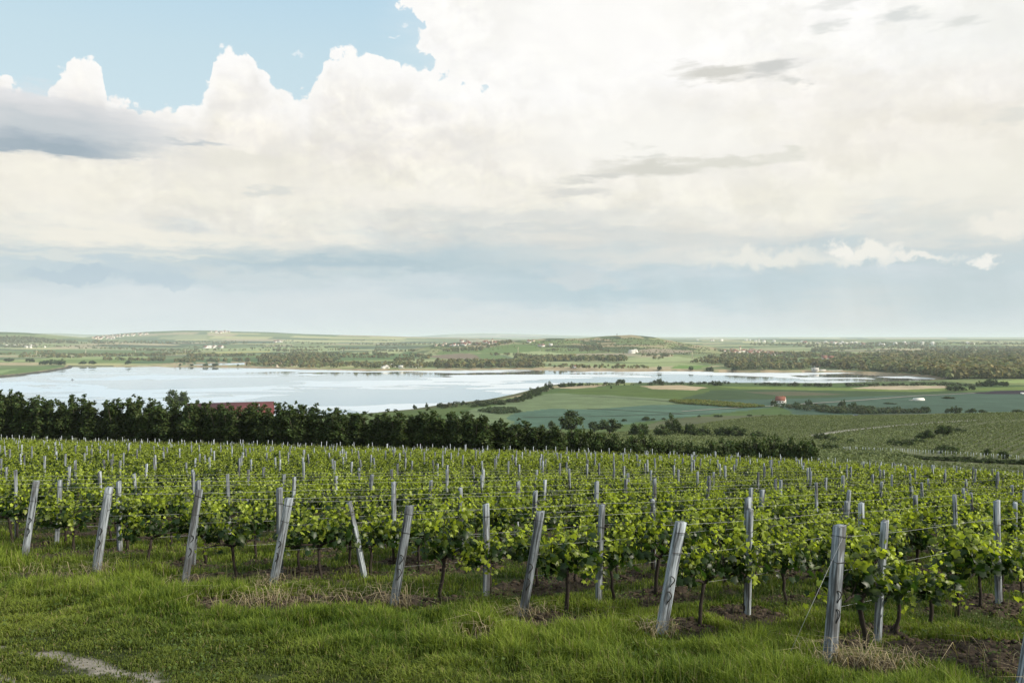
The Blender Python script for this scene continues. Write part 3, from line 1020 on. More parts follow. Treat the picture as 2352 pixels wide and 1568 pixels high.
def build_vines():
    r = np.random.default_rng(11)
    variants = []
    for k in range(9):
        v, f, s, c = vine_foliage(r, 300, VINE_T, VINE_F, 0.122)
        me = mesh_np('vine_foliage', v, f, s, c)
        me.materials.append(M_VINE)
        w = vine_wood(r)
        w.materials.append(M_BARK)
        variants.append((me, w))
    spots = []
    for k, p in enumerate(ROWS):
        t = 0.95 if k else 1.4
        i = 0
        while t < ROWLEN[k] - 0.5:
            q = p + RD * t
            if not (ROWLEN[k] - 20.5 < t < ROWLEN[k] - 16.5 and q[0] < 60):
                zz = Z(q[0], q[1])
                if seen(q[0], q[1], zz + 0.8, 0.10) and not (r.random() < 0.03):
                    spots.append((k, t, q[0], q[1], zz))
            t += 1.15 + r.normal(0, 0.07)
    spots.sort(key=lambda s: s[2] ** 2 + s[3] ** 2)
    single = spots[:300]
    ang = atan2(RD[1], RD[0])
    order = {}
    for k, t, x, y, z in sorted(single, key=lambda s: (s[0], s[1])):
        order[k] = order.get(k, 0) + 1
        n = order[k]
        o = thing('grapevine', f'leafy green grapevine, {ordinal(n)} along the {ordinal(k + 1)} vine row counted back from the nearest post', 'vine',
                  (x, y, z - 0.02), (0, 0, ang + (pi if r.random() < .5 else 0) + r.normal(0, 0.08)), 'grapevines in the near rows')
        sc = r.uniform(0.86, 1.16)
        o.scale = (1.0, sc * r.uniform(0.9, 1.2), sc)
        fo, wo = variants[r.integers(len(variants))]
        link('trunk', wo, None, o)
        link('foliage', fo, None, o)
    # the rest of the vineyard
    bank = {}
    for lod, (n, sz_) in {0: (220, 0.14), 1: (140, 0.17), 2: (90, 0.21)}.items():
        bank[lod] = [vine_foliage(r, n, LEAF_T if lod == 0 else QUAD_T, LEAF_F if lod == 0 else QUAD_F, sz_) for _ in range(14)]
    V_, F_, S_, C_, off = [], [], [], [], 0
    ca, sa = cos(ang), sin(ang)
    for k, t, x, y, z in spots[300:]:
        d = math.hypot(x, y)
        v, f, s, c = bank[0 if d < 55 else 1 if d < 85 else 2][r.integers(14)]
        fl = -1 if r.random() < 0.5 else 1
        sc = r.uniform(0.88, 1.12)
        q = np.stack([x + fl * (v[:, 0] * ca - v[:, 1] * sa), y + fl * (v[:, 0] * sa + v[:, 1] * ca), z - 0.03 + v[:, 2] * sc], 1)
        V_.append(q)
        F_.append(f + off)
        S_.append(s)
        dim = 0.42 if t > ROWLEN[k] - 26 and x < 200 else 0.80    # the last block is darker
        C_.append(c * r.uniform(0.88, 1.12) * dim)
        off += len(v)
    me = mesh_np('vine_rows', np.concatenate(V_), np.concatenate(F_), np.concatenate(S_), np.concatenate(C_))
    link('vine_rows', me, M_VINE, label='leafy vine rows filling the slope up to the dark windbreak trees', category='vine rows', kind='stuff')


build_vines()


# ----------------------------------------------------------------- posts
def post_material():
    m, N = material('weathered_post_wood')
    p = N.n('ShaderNodeTexCoord').outputs['Object']
    rnd = N.n('ShaderNodeObjectInfo').outputs['Random']
    p = N.vm('ADD', p, N.xyz(N.m('MULTIPLY', rnd, 37.0), N.m('MULTIPLY', rnd, 11.0), N.m('MULTIPLY', rnd, 5.0)))
    g = N.noise(N.vm('MULTIPLY', p, (42, 42, 1.7)), 1.0, 6, 0.65)
    big = N.noise(N.vm('MULTIPLY', p, (9, 9, 1.1)), 1.0, 4, 0.6)
    spots = N.noise(p, 22.0, 5, 0.7)
    c = N.ramp(g, [(0.36, (0.040, 0.043, 0.047)), (0.46, (0.19, 0.215, 0.24)), (0.57, (0.38, 0.425, 0.47)), (0.8, (0.52, 0.56, 0.60))])
    c = N.mix(N.step(big, 0.48, 0.60, 0.0, 0.8), c, (0.075, 0.075, 0.075, 1))
    c = N.mix(N.step(spots, 0.60, 0.72, 0.0, 0.6), c, (0.09, 0.085, 0.075, 1))
    tone = N.step(rnd, 0, 1, 0.55, 1.15, False)
    c = N.mix(1.0, c, N.xyz(tone, tone, tone), 'MULTIPLY')
    b = N.n('ShaderNodeBump', {'Height': g, 'Strength': 0.7, 'Distance': 0.006}).outputs[0]
    finish(N, principled(N, c, 0.85, 0.2, b))
    return m


M_POST = post_material()
M_IRON = plain_mat('dark_iron', (0.025, 0.022, 0.02), 0.6, 0.2, 20)
M_WIRE = plain_mat('zinc_wire', (0.36, 0.38, 0.40), 0.5, 0.1, 3, 0.5, 0.4)
M_TIN = plain_mat('galvanised_steel', (0.50, 0.55, 0.60), 0.5, 0.15, 3, 0.5)


def post_mesh(r, w, h):
    """A hand-sawn square post: chamfered, a little bowed and out of true."""
    n = 9
    b = MB()
    vs = []
    ph = r.uniform(0, 6, 4)
    for i in range(n):
        z = -0.15 + (h + 0.15) * i / (n - 1)
        cx, cy = 0.010 * sin(ph[0] + z * 1.6), 0.010 * sin(ph[1] + z * 1.4)
        ww = w * (1.03 - 0.07 * i / (n - 1)) * (1 + r.normal(0, 0.012))
        c = 0.16
        for sx, sy in ((1 - c, -1), (1, -1 + c), (1, 1 - c), (1 - c, 1), (-1 + c, 1), (-1, 1 - c), (-1, -1 + c), (-1 + c, -1)):
            vs.append((cx + sx * ww / 2, cy + sy * ww / 2, z + (r.normal(0, 0.006) + 0.012 * sx if i == n - 1 else 0)))
    fs = [(i * 8 + k, i * 8 + (k + 1) % 8, (i + 1) * 8 + (k + 1) % 8, (i + 1) * 8 + k) for i in range(n - 1) for k in range(8)]
    fs.append(tuple((n - 1) * 8 + k for k in range(8)))
    b.add(vs, fs)
    return b.mesh('vineyard_post')


def tie_mesh(w, z, r):
    b = MB()
    h = w / 2 + 0.004
    ring = [(h, -h, z), (h, h, z + r.normal(0, .006)), (-h, h, z + r.normal(0, .012)), (-h, -h, z + r.normal(0, .012)), (h, -h, z)]
    b.tube(ring, 0.0045, 5)
    return b.mesh('wire_tie')


def hook_mesh(w, z, s=1.0):
    """A bent iron hook on the post's face, an open curl with a tail."""
    b = MB()
    y = -w / 2 - 0.012
    pts = [(-.012, y + .014, z - .10 * s), (-.010, y, z - .07 * s), (.018, y - .004, z - .03 * s), (.028, y - .004, z + .005 * s), (.012, y - .004, z + .035 * s),
           (-.014, y, z + .05 * s), (-.03, y + .012, z + .045 * s)]
    b.tube(pts, 0.0075, 6)
    return b.mesh('wire_hook')


def build_posts():
    r = np.random.default_rng(5)
    ang = atan2(RD[1], RD[0])
    looks = [  # label of each front post, height, lean towards the row (x), width, turn
        ('dark old post at the bare soil corner of the vineyard, nearest of all posts', 1.62, 0.24, 0.10, 0.3),
        ('tall straight split-toned post, half dark half pale, nearest of the row-end posts', 1.70, 0.10, 0.13, 0.42),
        ('pale leaning row-end post with two iron hooks, beside the nearest split-toned post', 1.62, 0.20, 0.135, 0.10),
        ('pale leaning row-end post overgrown by leaves halfway up, next to a thin upright post', 1.68, 0.16, 0.130, -0.1),
        ('pale grey leaning row-end post standing over bare soil and straw', 1.66, 0.15, 0.13, 0.2),
        ('light leaning row-end post with a dark foot above the large straw heap', 1.66, 0.20, 0.13, 0.0),
        ('dark-streaked leaning row-end post between two paler leaning posts', 1.74, 0.15, 0.13, 0.35),
        ('whitish leaning row-end post with a straw tuft round its foot', 1.72, 0.16, 0.13, 0.0),
        ('dark weathered row-end post at the grassy end of the front line', 1.70, 0.125, 0.13, 0.4)]
    for k, (label, h, lean, w, turn) in enumerate(looks):
        x, y = FRONT[k]
        o = link('vineyard_post', post_mesh(r, w, h), M_POST, loc=(x, y, Z(x, y)), label=label, category='post', group='wooden posts at the row ends')
        # turned so that its bare face looks at the meadow, tipped towards its row
        o.rotation_euler = (0.0, atan(lean), turn)
        link('wire_tie', tie_mesh(w, h - 0.13, r), M_IRON, o)
        link('wire_tie', tie_mesh(w * 1.01, h * 0.74, r), M_IRON, o)
        link('wire_hook', hook_mesh(w, h * 0.50), M_IRON, o)
        link('wire_hook', hook_mesh(w, h * 0.36, 1.2), M_IRON, o)
        if k == 1:
            b = MB()
            inv = o.rotation_euler.to_matrix().inverted()
            foot = -RD * 1.25
            fz = Z(x + foot[0], y + foot[1]) - Z(x, y)
            a = inv @ __import__('mathutils').Vector((foot[0], foot[1], fz))
            b.tube([(0, -w / 2, h - 0.13), tuple(a)], 0.0016, 5)
            link('anchor_wire', b.mesh('anchor_wire'), M_WIRE, o)
    variants = [post_mesh(r, r.uniform(0.085, 0.105), h) for h in (1.55, 1.62, 1.68, 1.74, 1.80, 1.66, 1.7, 1.6)]
    for v in variants:
        v.materials.append(M_POST)
    bodies, far_posts = [], []
    for k, p in enumerate(ROWS):
        t = 2.1 + (r.uniform(-.3, .3) if k > 1 else (-0.65 if k == 1 else 0))
        while t < ROWLEN[k] - 1.0:
            q = p + RD * t + RN * r.normal(0, 0.04)
            z = Z(q[0], q[1])
            if not (ROWLEN[k] - 21 < t < ROWLEN[k] - 16 and q[0] < 60) and seen(q[0], q[1], z + 1.2, 0.01):
                bodies.append((k, t, q[0], q[1], z))
            t += 4.7 + r.normal(0, 0.25)
        if k >= 9:
            z = Z(p[0], p[1])
            if seen(p[0], p[1], z + 1, 0.0):
                bodies.append((k, 0, p[0], p[1], z))
        e = p + RD * (ROWLEN[k] - 0.3)      # a slim steel post at the far end of every row, another before the cross track
        for tt in (ROWLEN[k] - 0.3, ROWLEN[k] - 11.5):
            e = p + RD * tt
            if tt > 20 and (e[0] < 60 or tt > ROWLEN[k] - 1):
                z = Z(e[0], e[1])
                if seen(e[0], e[1], z + 1, 0.01):
                    far_posts.append((k, tt, e[0], e[1], z))
    bodies.sort(key=lambda s: s[2] ** 2 + s[3] ** 2)
    order = {}
    for k, t, x, y, z in sorted(bodies[:291], key=lambda s: (s[0], s[1])):
        order[k] = order.get(k, 0) + 1
        lean = (r.normal(0, 0.035), r.normal(0, 0.035))
        tilt = 'upright'
        if k == 5 and order[k] == 1:
            lean, tilt = (0.0, -0.24), 'crooked'
        o = link('vineyard_post', variants[r.integers(len(variants))], None, loc=(x, y, z),
                 label=f'{tilt} grey trellis post among the vines, {ordinal(order[k])} along the {ordinal(k + 1)} row from the nearest post',
                 category='post', group='grey trellis posts within the vine rows')
        o.rotation_euler = (lean[0], lean[1], ang + r.normal(0, 0.25))
        o.scale = (1, 1, r.uniform(0.95, 1.06))
        if math.hypot(x, y) < 24:
            link('wire_tie', tie_mesh(0.112, 1.40, r), M_IRON, o)

    def many(name, spots, w, h, mat, label):
        b = MB()
        for k, t, x, y, z in spots:
            hh = h * r.uniform(0.9, 1.08)
            dx, dy = r.normal(0, 0.03, 2) * hh
            rz = ang + r.normal(0, 0.2)
            vs = []
            for zz, ox, oy in ((-.1, 0, 0), (hh, dx, dy)):
                for sx, sy in ((-1, -1), (1, -1), (1, 1), (-1, 1)):
                    X, Y_ = sx * w / 2, sy * w / 2
                    vs.append((x + ox + X * cos(rz) - Y_ * sin(rz), y + oy + X * sin(rz) + Y_ * cos(rz), z + zz))
            b.add(vs, [(4, 5, 6, 7), (0, 1, 5, 4), (1, 2, 6, 5), (2, 3, 7, 6), (3, 0, 4, 7)])
        link(name, b.mesh(name), mat, label=label, category='posts', kind='stuff')
    many('trellis_post_rows', [q for q in bodies[291:] if r.random() < 0.5], 0.06, 1.6, M_POST, 'hundreds of small grey trellis posts in the farther vine rows')
    many('steel_post_rows', far_posts, 0.05, 1.9, M_TIN, 'thin pale steel posts in the dark vine block before the windbreak')
    # wires of the near rows
    for k in range(0, 12):
        p = ROWS[k]
        L = min(ROWLEN[k], 46)
        for name, h in (('top', 1.50), ('middle', 1.12), ('lower', 0.66)):
            b = MB()
            pts = []
            for t in np.arange(0.05, L, 1.2):
                q = p + RD * t
                pts.append((q[0], q[1], Z(q[0], q[1]) + h - 0.025 * abs(sin(t / 4.7 * pi)) + (0.05 if name == 'top' else 0)))
            b.tube(pts, 0.0021, 4)
            link('trellis_wire', b.mesh('trellis_wire'), M_WIRE, label=f'{name} steel trellis wire of the {ordinal(k + 1)} vine row counted from the nearest post',
                 category='wire', group='steel wires strung along the vine rows')


build_posts()


# ----------------------------------------------------------------- grass, soil clods and straw near the camera
def blades(name, x, y, z, h, w, bend, col, r, mat, **kw):
    n = len(x)
    a = r.uniform(0, 2 * pi, n)
    b = a + r.normal(pi / 2, 0.5, n)
    wx, wy = np.cos(a) * w / 2, np.sin(a) * w / 2
    bx, by = np.cos(b) * bend * h, np.sin(b) * bend * h
    v = np.zeros((n, 5, 3))
    v[:, 0] = np.stack([x - wx, y - wy, z - 0.02], 1)
    v[:, 1] = np.stack([x + wx, y + wy, z - 0.02], 1)
    v[:, 2] = np.stack([x + wx * .8 + bx * .3, y + wy * .8 + by * .3, z + h * .6], 1)
    v[:, 3] = np.stack([x - wx * .8 + bx * .3, y - wy * .8 + by * .3, z + h * .6], 1)
    v[:, 4] = np.stack([x + bx, y + by, z + h * (1 - 0.35 * bend)], 1)
    i = np.arange(n)[:, None] * 5
    f = np.concatenate([i + np.array([0, 1, 2, 3])[None], i + np.array([3, 2, 4])[None]], 1).ravel()
    c = np.repeat(col, 5, axis=0).reshape(n, 5, 3) * np.array([0.35, 0.35, 0.95, 0.95, 1.3])[None, :, None]  # feet darkened, tips lightened: shade between the blades put into their colour
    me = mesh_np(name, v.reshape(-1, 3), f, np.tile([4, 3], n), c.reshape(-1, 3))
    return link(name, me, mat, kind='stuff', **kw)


def near_z(x, y):
    sm = soil_mask(x, y)
    return T(x, y) + (fbm(x * 0.9, y * 0.9, 3, 4) - 0.5) * 0.10 + sm * (fbm(x * 5, y * 5, 3, 6) - 0.30) * 0.20


def build_grass():
    r = np.random.default_rng(3)
    def scatter(n, y0, y1):
        y = np.sqrt(r.uniform(y0 * y0, y1 * y1, n))
        x = r.uniform(-0.92, 0.92, n) * y
        return x, y
    parts = []
    for n, y0, y1 in ((440000, 7.0, 14), (245000, 14, 22), (140000, 22, 34)):
        x, y = scatter(n, y0, y1)
        d, a = row_distance(x, y)
        inrow = a > 0.0
        lush = fbm(x * 0.55, y * 0.55, 3, 14)
        tuft = fbm(x * 2.6, y * 2.6, 2, 15)
        short = np.clip((-(x + 0.6) * 0.42 - (y - 10.3) * 0.9) * 0.55 + (lush - 0.5) * 1.2, 0, 1)    # trodden turf by the wheel track
        feet = np.full(n, 9.0)
        for fx, fy in FRONT:
            feet = np.minimum(feet, np.hypot((x - fx * 0.965) * 1.3, y - fy * 0.965))
        front_soil = np.maximum(np.clip(1.45 - feet * 1.8, 0, 1), np.maximum(soil_mask(x, y), soil_mask(x, y + 0.35) * 0.8))
        keep = r.random(n) < (1 - soil_mask(x, y) * 0.95) * (1 - track_mask(x, y) * 0.8) * np.where(inrow, 0.62, 1.0) * np.clip(0.1 + 1.9 * (tuft - 0.12), 0.12, 1)
        x, y, lush, tuft, short, inrow, front_soil = (q[keep] for q in (x, y, lush, tuft, short, inrow, front_soil))
        h = (0.10 + 0.28 * lush ** 1.2 + 0.34 * (tuft - 0.42)) * (1 - 0.74 * short) * r.uniform(0.55, 1.25, len(x)) * np.where(inrow, 0.5, 1) * (1 - 0.78 * front_soil)
        far = np.clip((y - 8) / 14, 0, 1)
        w = (0.0085 + 0.008 * far) * (1 + 0.3 * short)
        dry = (r.random(len(x)) < 0.05 + 0.05 * inrow)[:, None]
        g1, g2 = np.array((0.052, 0.096, 0.010)), np.array((0.200, 0.262, 0.034))
        k = np.clip(0.45 + (lush - 0.5) * 1.6 + r.normal(0, 0.34, len(x)) + (tuft - 0.5) * 0.7, 0, 1)[:, None]
        c = g1 * (1 - k) + g2 * k
        c = c * (1 - dry) + np.array((0.23, 0.20, 0.095)) * dry
        c = c * (1 - 0.3 * short[:, None]) + np.array((0.120, 0.120, 0.026)) * 0.3 * short[:, None]
        parts.append((x, y, near_z(x, y), np.maximum(h, 0.025), w, np.clip(r.normal(0.4, 0.25, len(x)) + 0.3 * short, 0.05, 1.1), c))
    q = [np.concatenate(z) for z in zip(*parts)]
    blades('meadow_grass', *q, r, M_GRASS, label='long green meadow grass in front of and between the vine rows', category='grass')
    # seed heads standing above the sward
    n = 5200
    x, y = scatter(n, 8.2, 20)
    d, a = row_distance(x, y)
    keep = (soil_mask(x, y) < 0.3) & (track_dist(x, y) > 1.2) & (fbm(x * 0.5, y * 0.5, 3, 14) > 0.47)
    x, y = x[keep], y[keep]
    k = len(x)
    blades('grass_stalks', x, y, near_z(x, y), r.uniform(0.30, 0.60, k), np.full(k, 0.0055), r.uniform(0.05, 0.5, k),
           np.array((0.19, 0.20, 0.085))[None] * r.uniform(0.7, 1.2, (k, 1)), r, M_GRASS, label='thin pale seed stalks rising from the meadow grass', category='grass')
    # straw on the bare heaps
    X, Y_, H = [], [], []
    for (sx, sy, rx, ry), n in zip(SOIL_SPOTS, (230, 110, 80, 40, 50, 190, 30, 50)):
        X.append(sx + r.normal(0, rx * 0.55, n))
        Y_.append(sy + r.normal(0, ry * 0.55, n))
    for px, py in FRONT[1:8]:
        X.append(px + r.normal(0.0, 0.16, 70))
        Y_.append(py + r.normal(-0.05, 0.13, 70))
    x, y = np.concatenate(X), np.concatenate(Y_)
    k = len(x)
    blades('dry_straw', x, y, near_z(x, y) + 0.02, r.uniform(0.14, 0.42, k) * r.uniform(0.6, 1.2, k), np.full(k, 0.010), r.uniform(0.8, 1.9, k),
           np.array((0.46, 0.38, 0.24))[None] * r.uniform(0.55, 1.15, (k, 1)), r, M_GRASS, label='dry pale straw lying over the soil at the row ends', category='straw')
    # broad-leaved weeds
    n = 2600
    x, y = scatter(n, 8.4, 19)
    keep = fbm(x * 0.9, y * 0.9, 2, 31) > 0.56
    x, y = x[keep], y[keep]
    rep = 9
    cx, cy = np.repeat(x, rep), np.repeat(y, rep)
    cent = np.stack([cx + r.normal(0, 0.07, len(cx)), cy + r.normal(0, 0.07, len(cx)), near_z(cx, cy) + r.uniform(0.02, 0.16, len(cx))], 1)
    col = np.array((0.075, 0.115, 0.028))[None] * r.uniform(0.7, 1.4, (len(cx), 1))
    v, f, s, c = leaves_np(cent, r.uniform(0.02, 0.05, len(cx)), col, r, LEAF_T, LEAF_F, 0.7)
    link('meadow_weeds', mesh_np('meadow_weeds', v, f, s, c), M_GRASS, label='small broad-leaved weeds growing among the meadow grass', category='weeds', kind='stuff')
    # clods
    b_v, b_f, off = [], [], 0
    ico = [(0, 0, 1), (.89, 0, .45), (.28, .85, .45), (-.72, .53, .45), (-.72, -.53, .45), (.28, -.85, .45), (.72, .53, -.3), (-.28, .85, -.3), (-.89, 0, -.3), (-.28, -.85, -.3), (.72, -.53, -.3)]
    fc = [(0, 1, 2), (0, 2, 3), (0, 3, 4), (0, 4, 5), (0, 5, 1), (1, 6, 2), (2, 7, 3), (3, 8, 4), (4, 9, 5), (5, 10, 1), (6, 7, 2), (7, 8, 3), (8, 9, 4), (9, 10, 5), (10, 6, 1)]
    ico, fc = np.array(ico), np.array(fc)
    n = 60000
    x, y = scatter(n, 8.2, 22)
    keep = r.random(n) < soil_mask(x, y) * 0.8
    x, y = x[keep], y[keep]
    k = len(x)
    rad = r.uniform(0.008, 0.042, k) * np.where(r.random(k) < 0.1, 1.7, 1)
    sh = 1 + r.normal(0, 0.34, (k, 11, 1))
    v = ico[None] * sh * rad[:, None, None] * np.array((1.2, 1.0, 0.75)) + np.stack([x, y, near_z(x, y)], 1)[:, None, :]
    f = (np.arange(k)[:, None, None] * 11 + fc[None]).ravel()
    c = np.repeat(np.array((0.055, 0.042, 0.031))[None] * r.uniform(0.6, 1.5, (k, 1)), 11, axis=0)
    m, N = material('soil_clod')
    finish(N, principled(N, N.n('ShaderNodeAttribute', attribute_name='col').outputs['Color'], 0.95, 0.1))
    link('soil_clods', mesh_np('soil_clods', v.reshape(-1, 3), f, np.full(k * 15, 3), c), m, label='brown crumbly clods of turned soil beneath the vine rows', category='soil', kind='stuff')


build_grass()

# ----------------------------------------------------------------- trees
def crown_variant(r, style, n, leaf, big):
    """Leaf clumps of a crown about 8 m tall (upright) or 6 m (round, bush); the trunk and limbs come as a second mesh."""
    cl, wood = [], MB()
    if style == 'upright':
        H = 8.0
        stems = r.integers(5, 8)
        for s in range(stems):
            a = r.uniform(0, 2 * pi)
            rad = r.uniform(0.2, 1.55)
            top = H * r.uniform(0.86, 1.0) * (1 - 0.10 * rad)
            bx, by = cos(a) * rad * 0.25, sin(a) * rad * 0.25
            tx, ty = cos(a) * rad, sin(a) * rad
            wood.tube([(bx * .5, by * .5, -.2), (bx, by, 1.2), ((bx + tx) / 2, (by + ty) / 2, top * .5), (tx, ty, top * .9)], [0.13, 0.11, 0.07, 0.02], 6)
            for z in np.arange(1.2 + r.uniform(0, .8), top, 0.62):
                f = (z - 1.2) / (top - 1.2)
                w = 0.78 * (1 - 0.72 * f ** 1.7) * (0.55 + 0.45 * min(1, f * 3.5))
                k = bx + (tx - bx) * f, by + (ty - by) * f
                cl.append((k[0] + r.normal(0, .32), k[1] + r.normal(0, .32), z, w, r.uniform(.75, 1.3)))
                if r.random() < 0.3:
                    wood.tube([(k[0], k[1], z - .4), (k[0] + r.normal(0, .6), k[1] + r.normal(0, .6), z + .3)], [0.035, 0.01], 4)
    elif style == 'round':
        H = 6.0
        wood.tube([(0, 0, -.2), (0.05, 0, .9), (r.normal(0, .15), r.normal(0, .15), 2.4), (r.normal(0, .3), r.normal(0, .3), 4.4)], [.22, .17, .13, .04], 7)
        for k in range(30):
            v = r.normal(size=3)
            v /= np.linalg.norm(v)
            v[2] = v[2] * 0.95 + 0.05
            q = r.uniform(0.55, 1.0)
            c = np.array((v[0] * 2.35 * q, v[1] * 2.35 * q, 3.55 + v[2] * 2.15 * q))
            cl.append((*c, r.uniform(.55, .95), r.uniform(.7, 1.35)))
            if k < 9:
                wood.tube([(0, 0, r.uniform(1.2, 2.6)), tuple(c * (0.5, .5, .75)), tuple(c)], [.08, .05, .015], 5)
    else:       # bush: low, wide, leafy to the ground
        for k in range(8):
            a = r.uniform(0, 6.28)
            wood.tube([(0, 0, -.2), (cos(a) * .5, sin(a) * .5, 1.4), (cos(a) * 1.3, sin(a) * 1.3, r.uniform(2, 3.8))], [.07, .05, .015], 5)
        for k in range(30):
            a, q = r.uniform(0, 6.28), math.sqrt(r.random())
            x, y = cos(a) * q * 2.6, sin(a) * q * 2.6
            zt = 4.3 * math.sqrt(max(0.08, 1 - q * q * .85)) * r.uniform(0.75, 1.0)
            cl.append((x, y, r.uniform(0.3, 1) * zt, r.uniform(.55, .9), r.uniform(.7, 1.3)))
    cl = np.array(cl)
    wts = cl[:, 3] ** 2
    who = r.choice(len(cl), n, p=wts / wts.sum())
    o = r.normal(size=(n, 3))
    o /= np.linalg.norm(o, axis=1)[:, None]
    rad = cl[who, 3] * r.random(n) ** 0.45
    cent = cl[who, :3] + o * rad[:, None] * (1, 1, 1.1 if style == 'upright' else 0.8)
    cent[:, 2] = np.maximum(cent[:, 2], 0.1)
    base = np.array((0.046, 0.074, 0.020))
    col = base[None] * (cl[who, 4] * r.uniform(0.7, 1.35, n))[:, None]
    col[:, 0] *= r.uniform(0.85, 1.25, n)
    size = leaf * r.uniform(0.7, 1.3, n)
    v, f, s, c = leaves_np(cent, size, col, r, LEAF_T if big else QUAD_T, LEAF_F if big else QUAD_F, 0.4, o, 0.45)
    me = mesh_np('crown', v, f, s, c)
    me.materials.append(M_TREE)
    w = wood.mesh('trunk', smooth=True)
    w.materials.append(M_TRUNK)
    return me, w


RT = np.random.default_rng(41)
CROWNS = {'upright': [crown_variant(RT, 'upright', 5200, 0.30, True) for _ in range(8)],
          'round': [crown_variant(RT, 'round', 2200, 0.42, True) for _ in range(5)],
          'bush': [crown_variant(RT, 'bush', 1500, 0.42, True) for _ in range(5)]}
BASE_H = {'upright': 8.0, 'round': 6.1, 'bush': 4.4}
BASE_W = {'upright': 4.2, 'round': 6.2, 'bush': 6.4}


def plant(name, label, cat, style, x, y, h, w=None, group=None, z=None):
    c, t = CROWNS[style][RT.integers(len(CROWNS[style]))]
    s = h / BASE_H[style]
    sw = s if w is None else w / BASE_W[style]
    o = thing(name, label, cat, (x, y, Z(x, y) if z is None else z), (0, 0, RT.uniform(0, 6.28)), group, (sw, sw, s))
    link('trunk', t, None, o)
    link('crown', c, None, o)
    return o


def windbreak():
    top = [(-240, 895), (0, 893), (40, 890), (70, 897), (100, 900), (150, 903), (200, 907), (250, 905), (300, 906), (350, 905), (400, 912), (430, 913), (470, 917), (500, 919), (560, 921),
           (600, 921), (640, 920), (670, 920), (720, 918), (750, 930), (790, 936), (850, 936), (900, 934), (940, 944), (985, 938), (1060, 935), (1095, 945), (1140, 956),
           (1200, 962), (1260, 976)]
    px = -230.0
    spots = []
    while px < 1262:
        spots.append(px)
        px += RT.uniform(22, 31) if RT.random() > 0.08 else 38
    for i, px in enumerate(spots):
        u = U(px)
        y = 120.0
        for _ in range(20):
            y = float(y_far(u * y)) + 10 + 0.0
        y += RT.uniform(-1.2, 1.6)
        x = u * y
        z = Z(x, y)
        h = EYE - V(np.interp(px, [p[0] for p in top], [p[1] for p in top]) + RT.normal(0, 2.5)) * y - z
        plant('windbreak_tree', f'tall dark leafy windbreak tree, {ordinal(len(spots) - i)} counted from where the low hedge joins the row', 'tree',
              'upright', x, y, h * 1.03, 5.2 * RT.uniform(.9, 1.25), 'tall trees of the windbreak', z)
    top = [(1276, 977), (1341, 980), (1401, 990), (1476, 995), (1526, 1002), (1560, 1010), (1601, 1010), (1676, 1006), (1751, 1004), (1800, 998), (1826, 994), (1850, 1004)]
    px, i = 1280.0, 0
    while px < 1856:
        i += 1
        u = U(px)
        y = 115.0
        for _ in range(20):
            y = float(y_far(u * y)) + 10
        y += RT.uniform(-1, 1)
        x, z = u * y, Z(u * y, y)
        h = EYE - V(np.interp(px, [p[0] for p in top], [p[1] for p in top]) + RT.normal(0, 2)) * y - z
        plant('hedge_tree', f'dark bushy tree in the clipped-looking low hedge, {ordinal(i)} from the tall windbreak', 'tree', 'bush', x, y, h * 1.15, 4.8, 'bushy trees of the low hedge', z)
        px += RT.uniform(24, 31) if not 1560 < px < 1580 else 40


windbreak()

GC = {}


def ground_far(x, y, lo):
    return ground(x, y, lo)


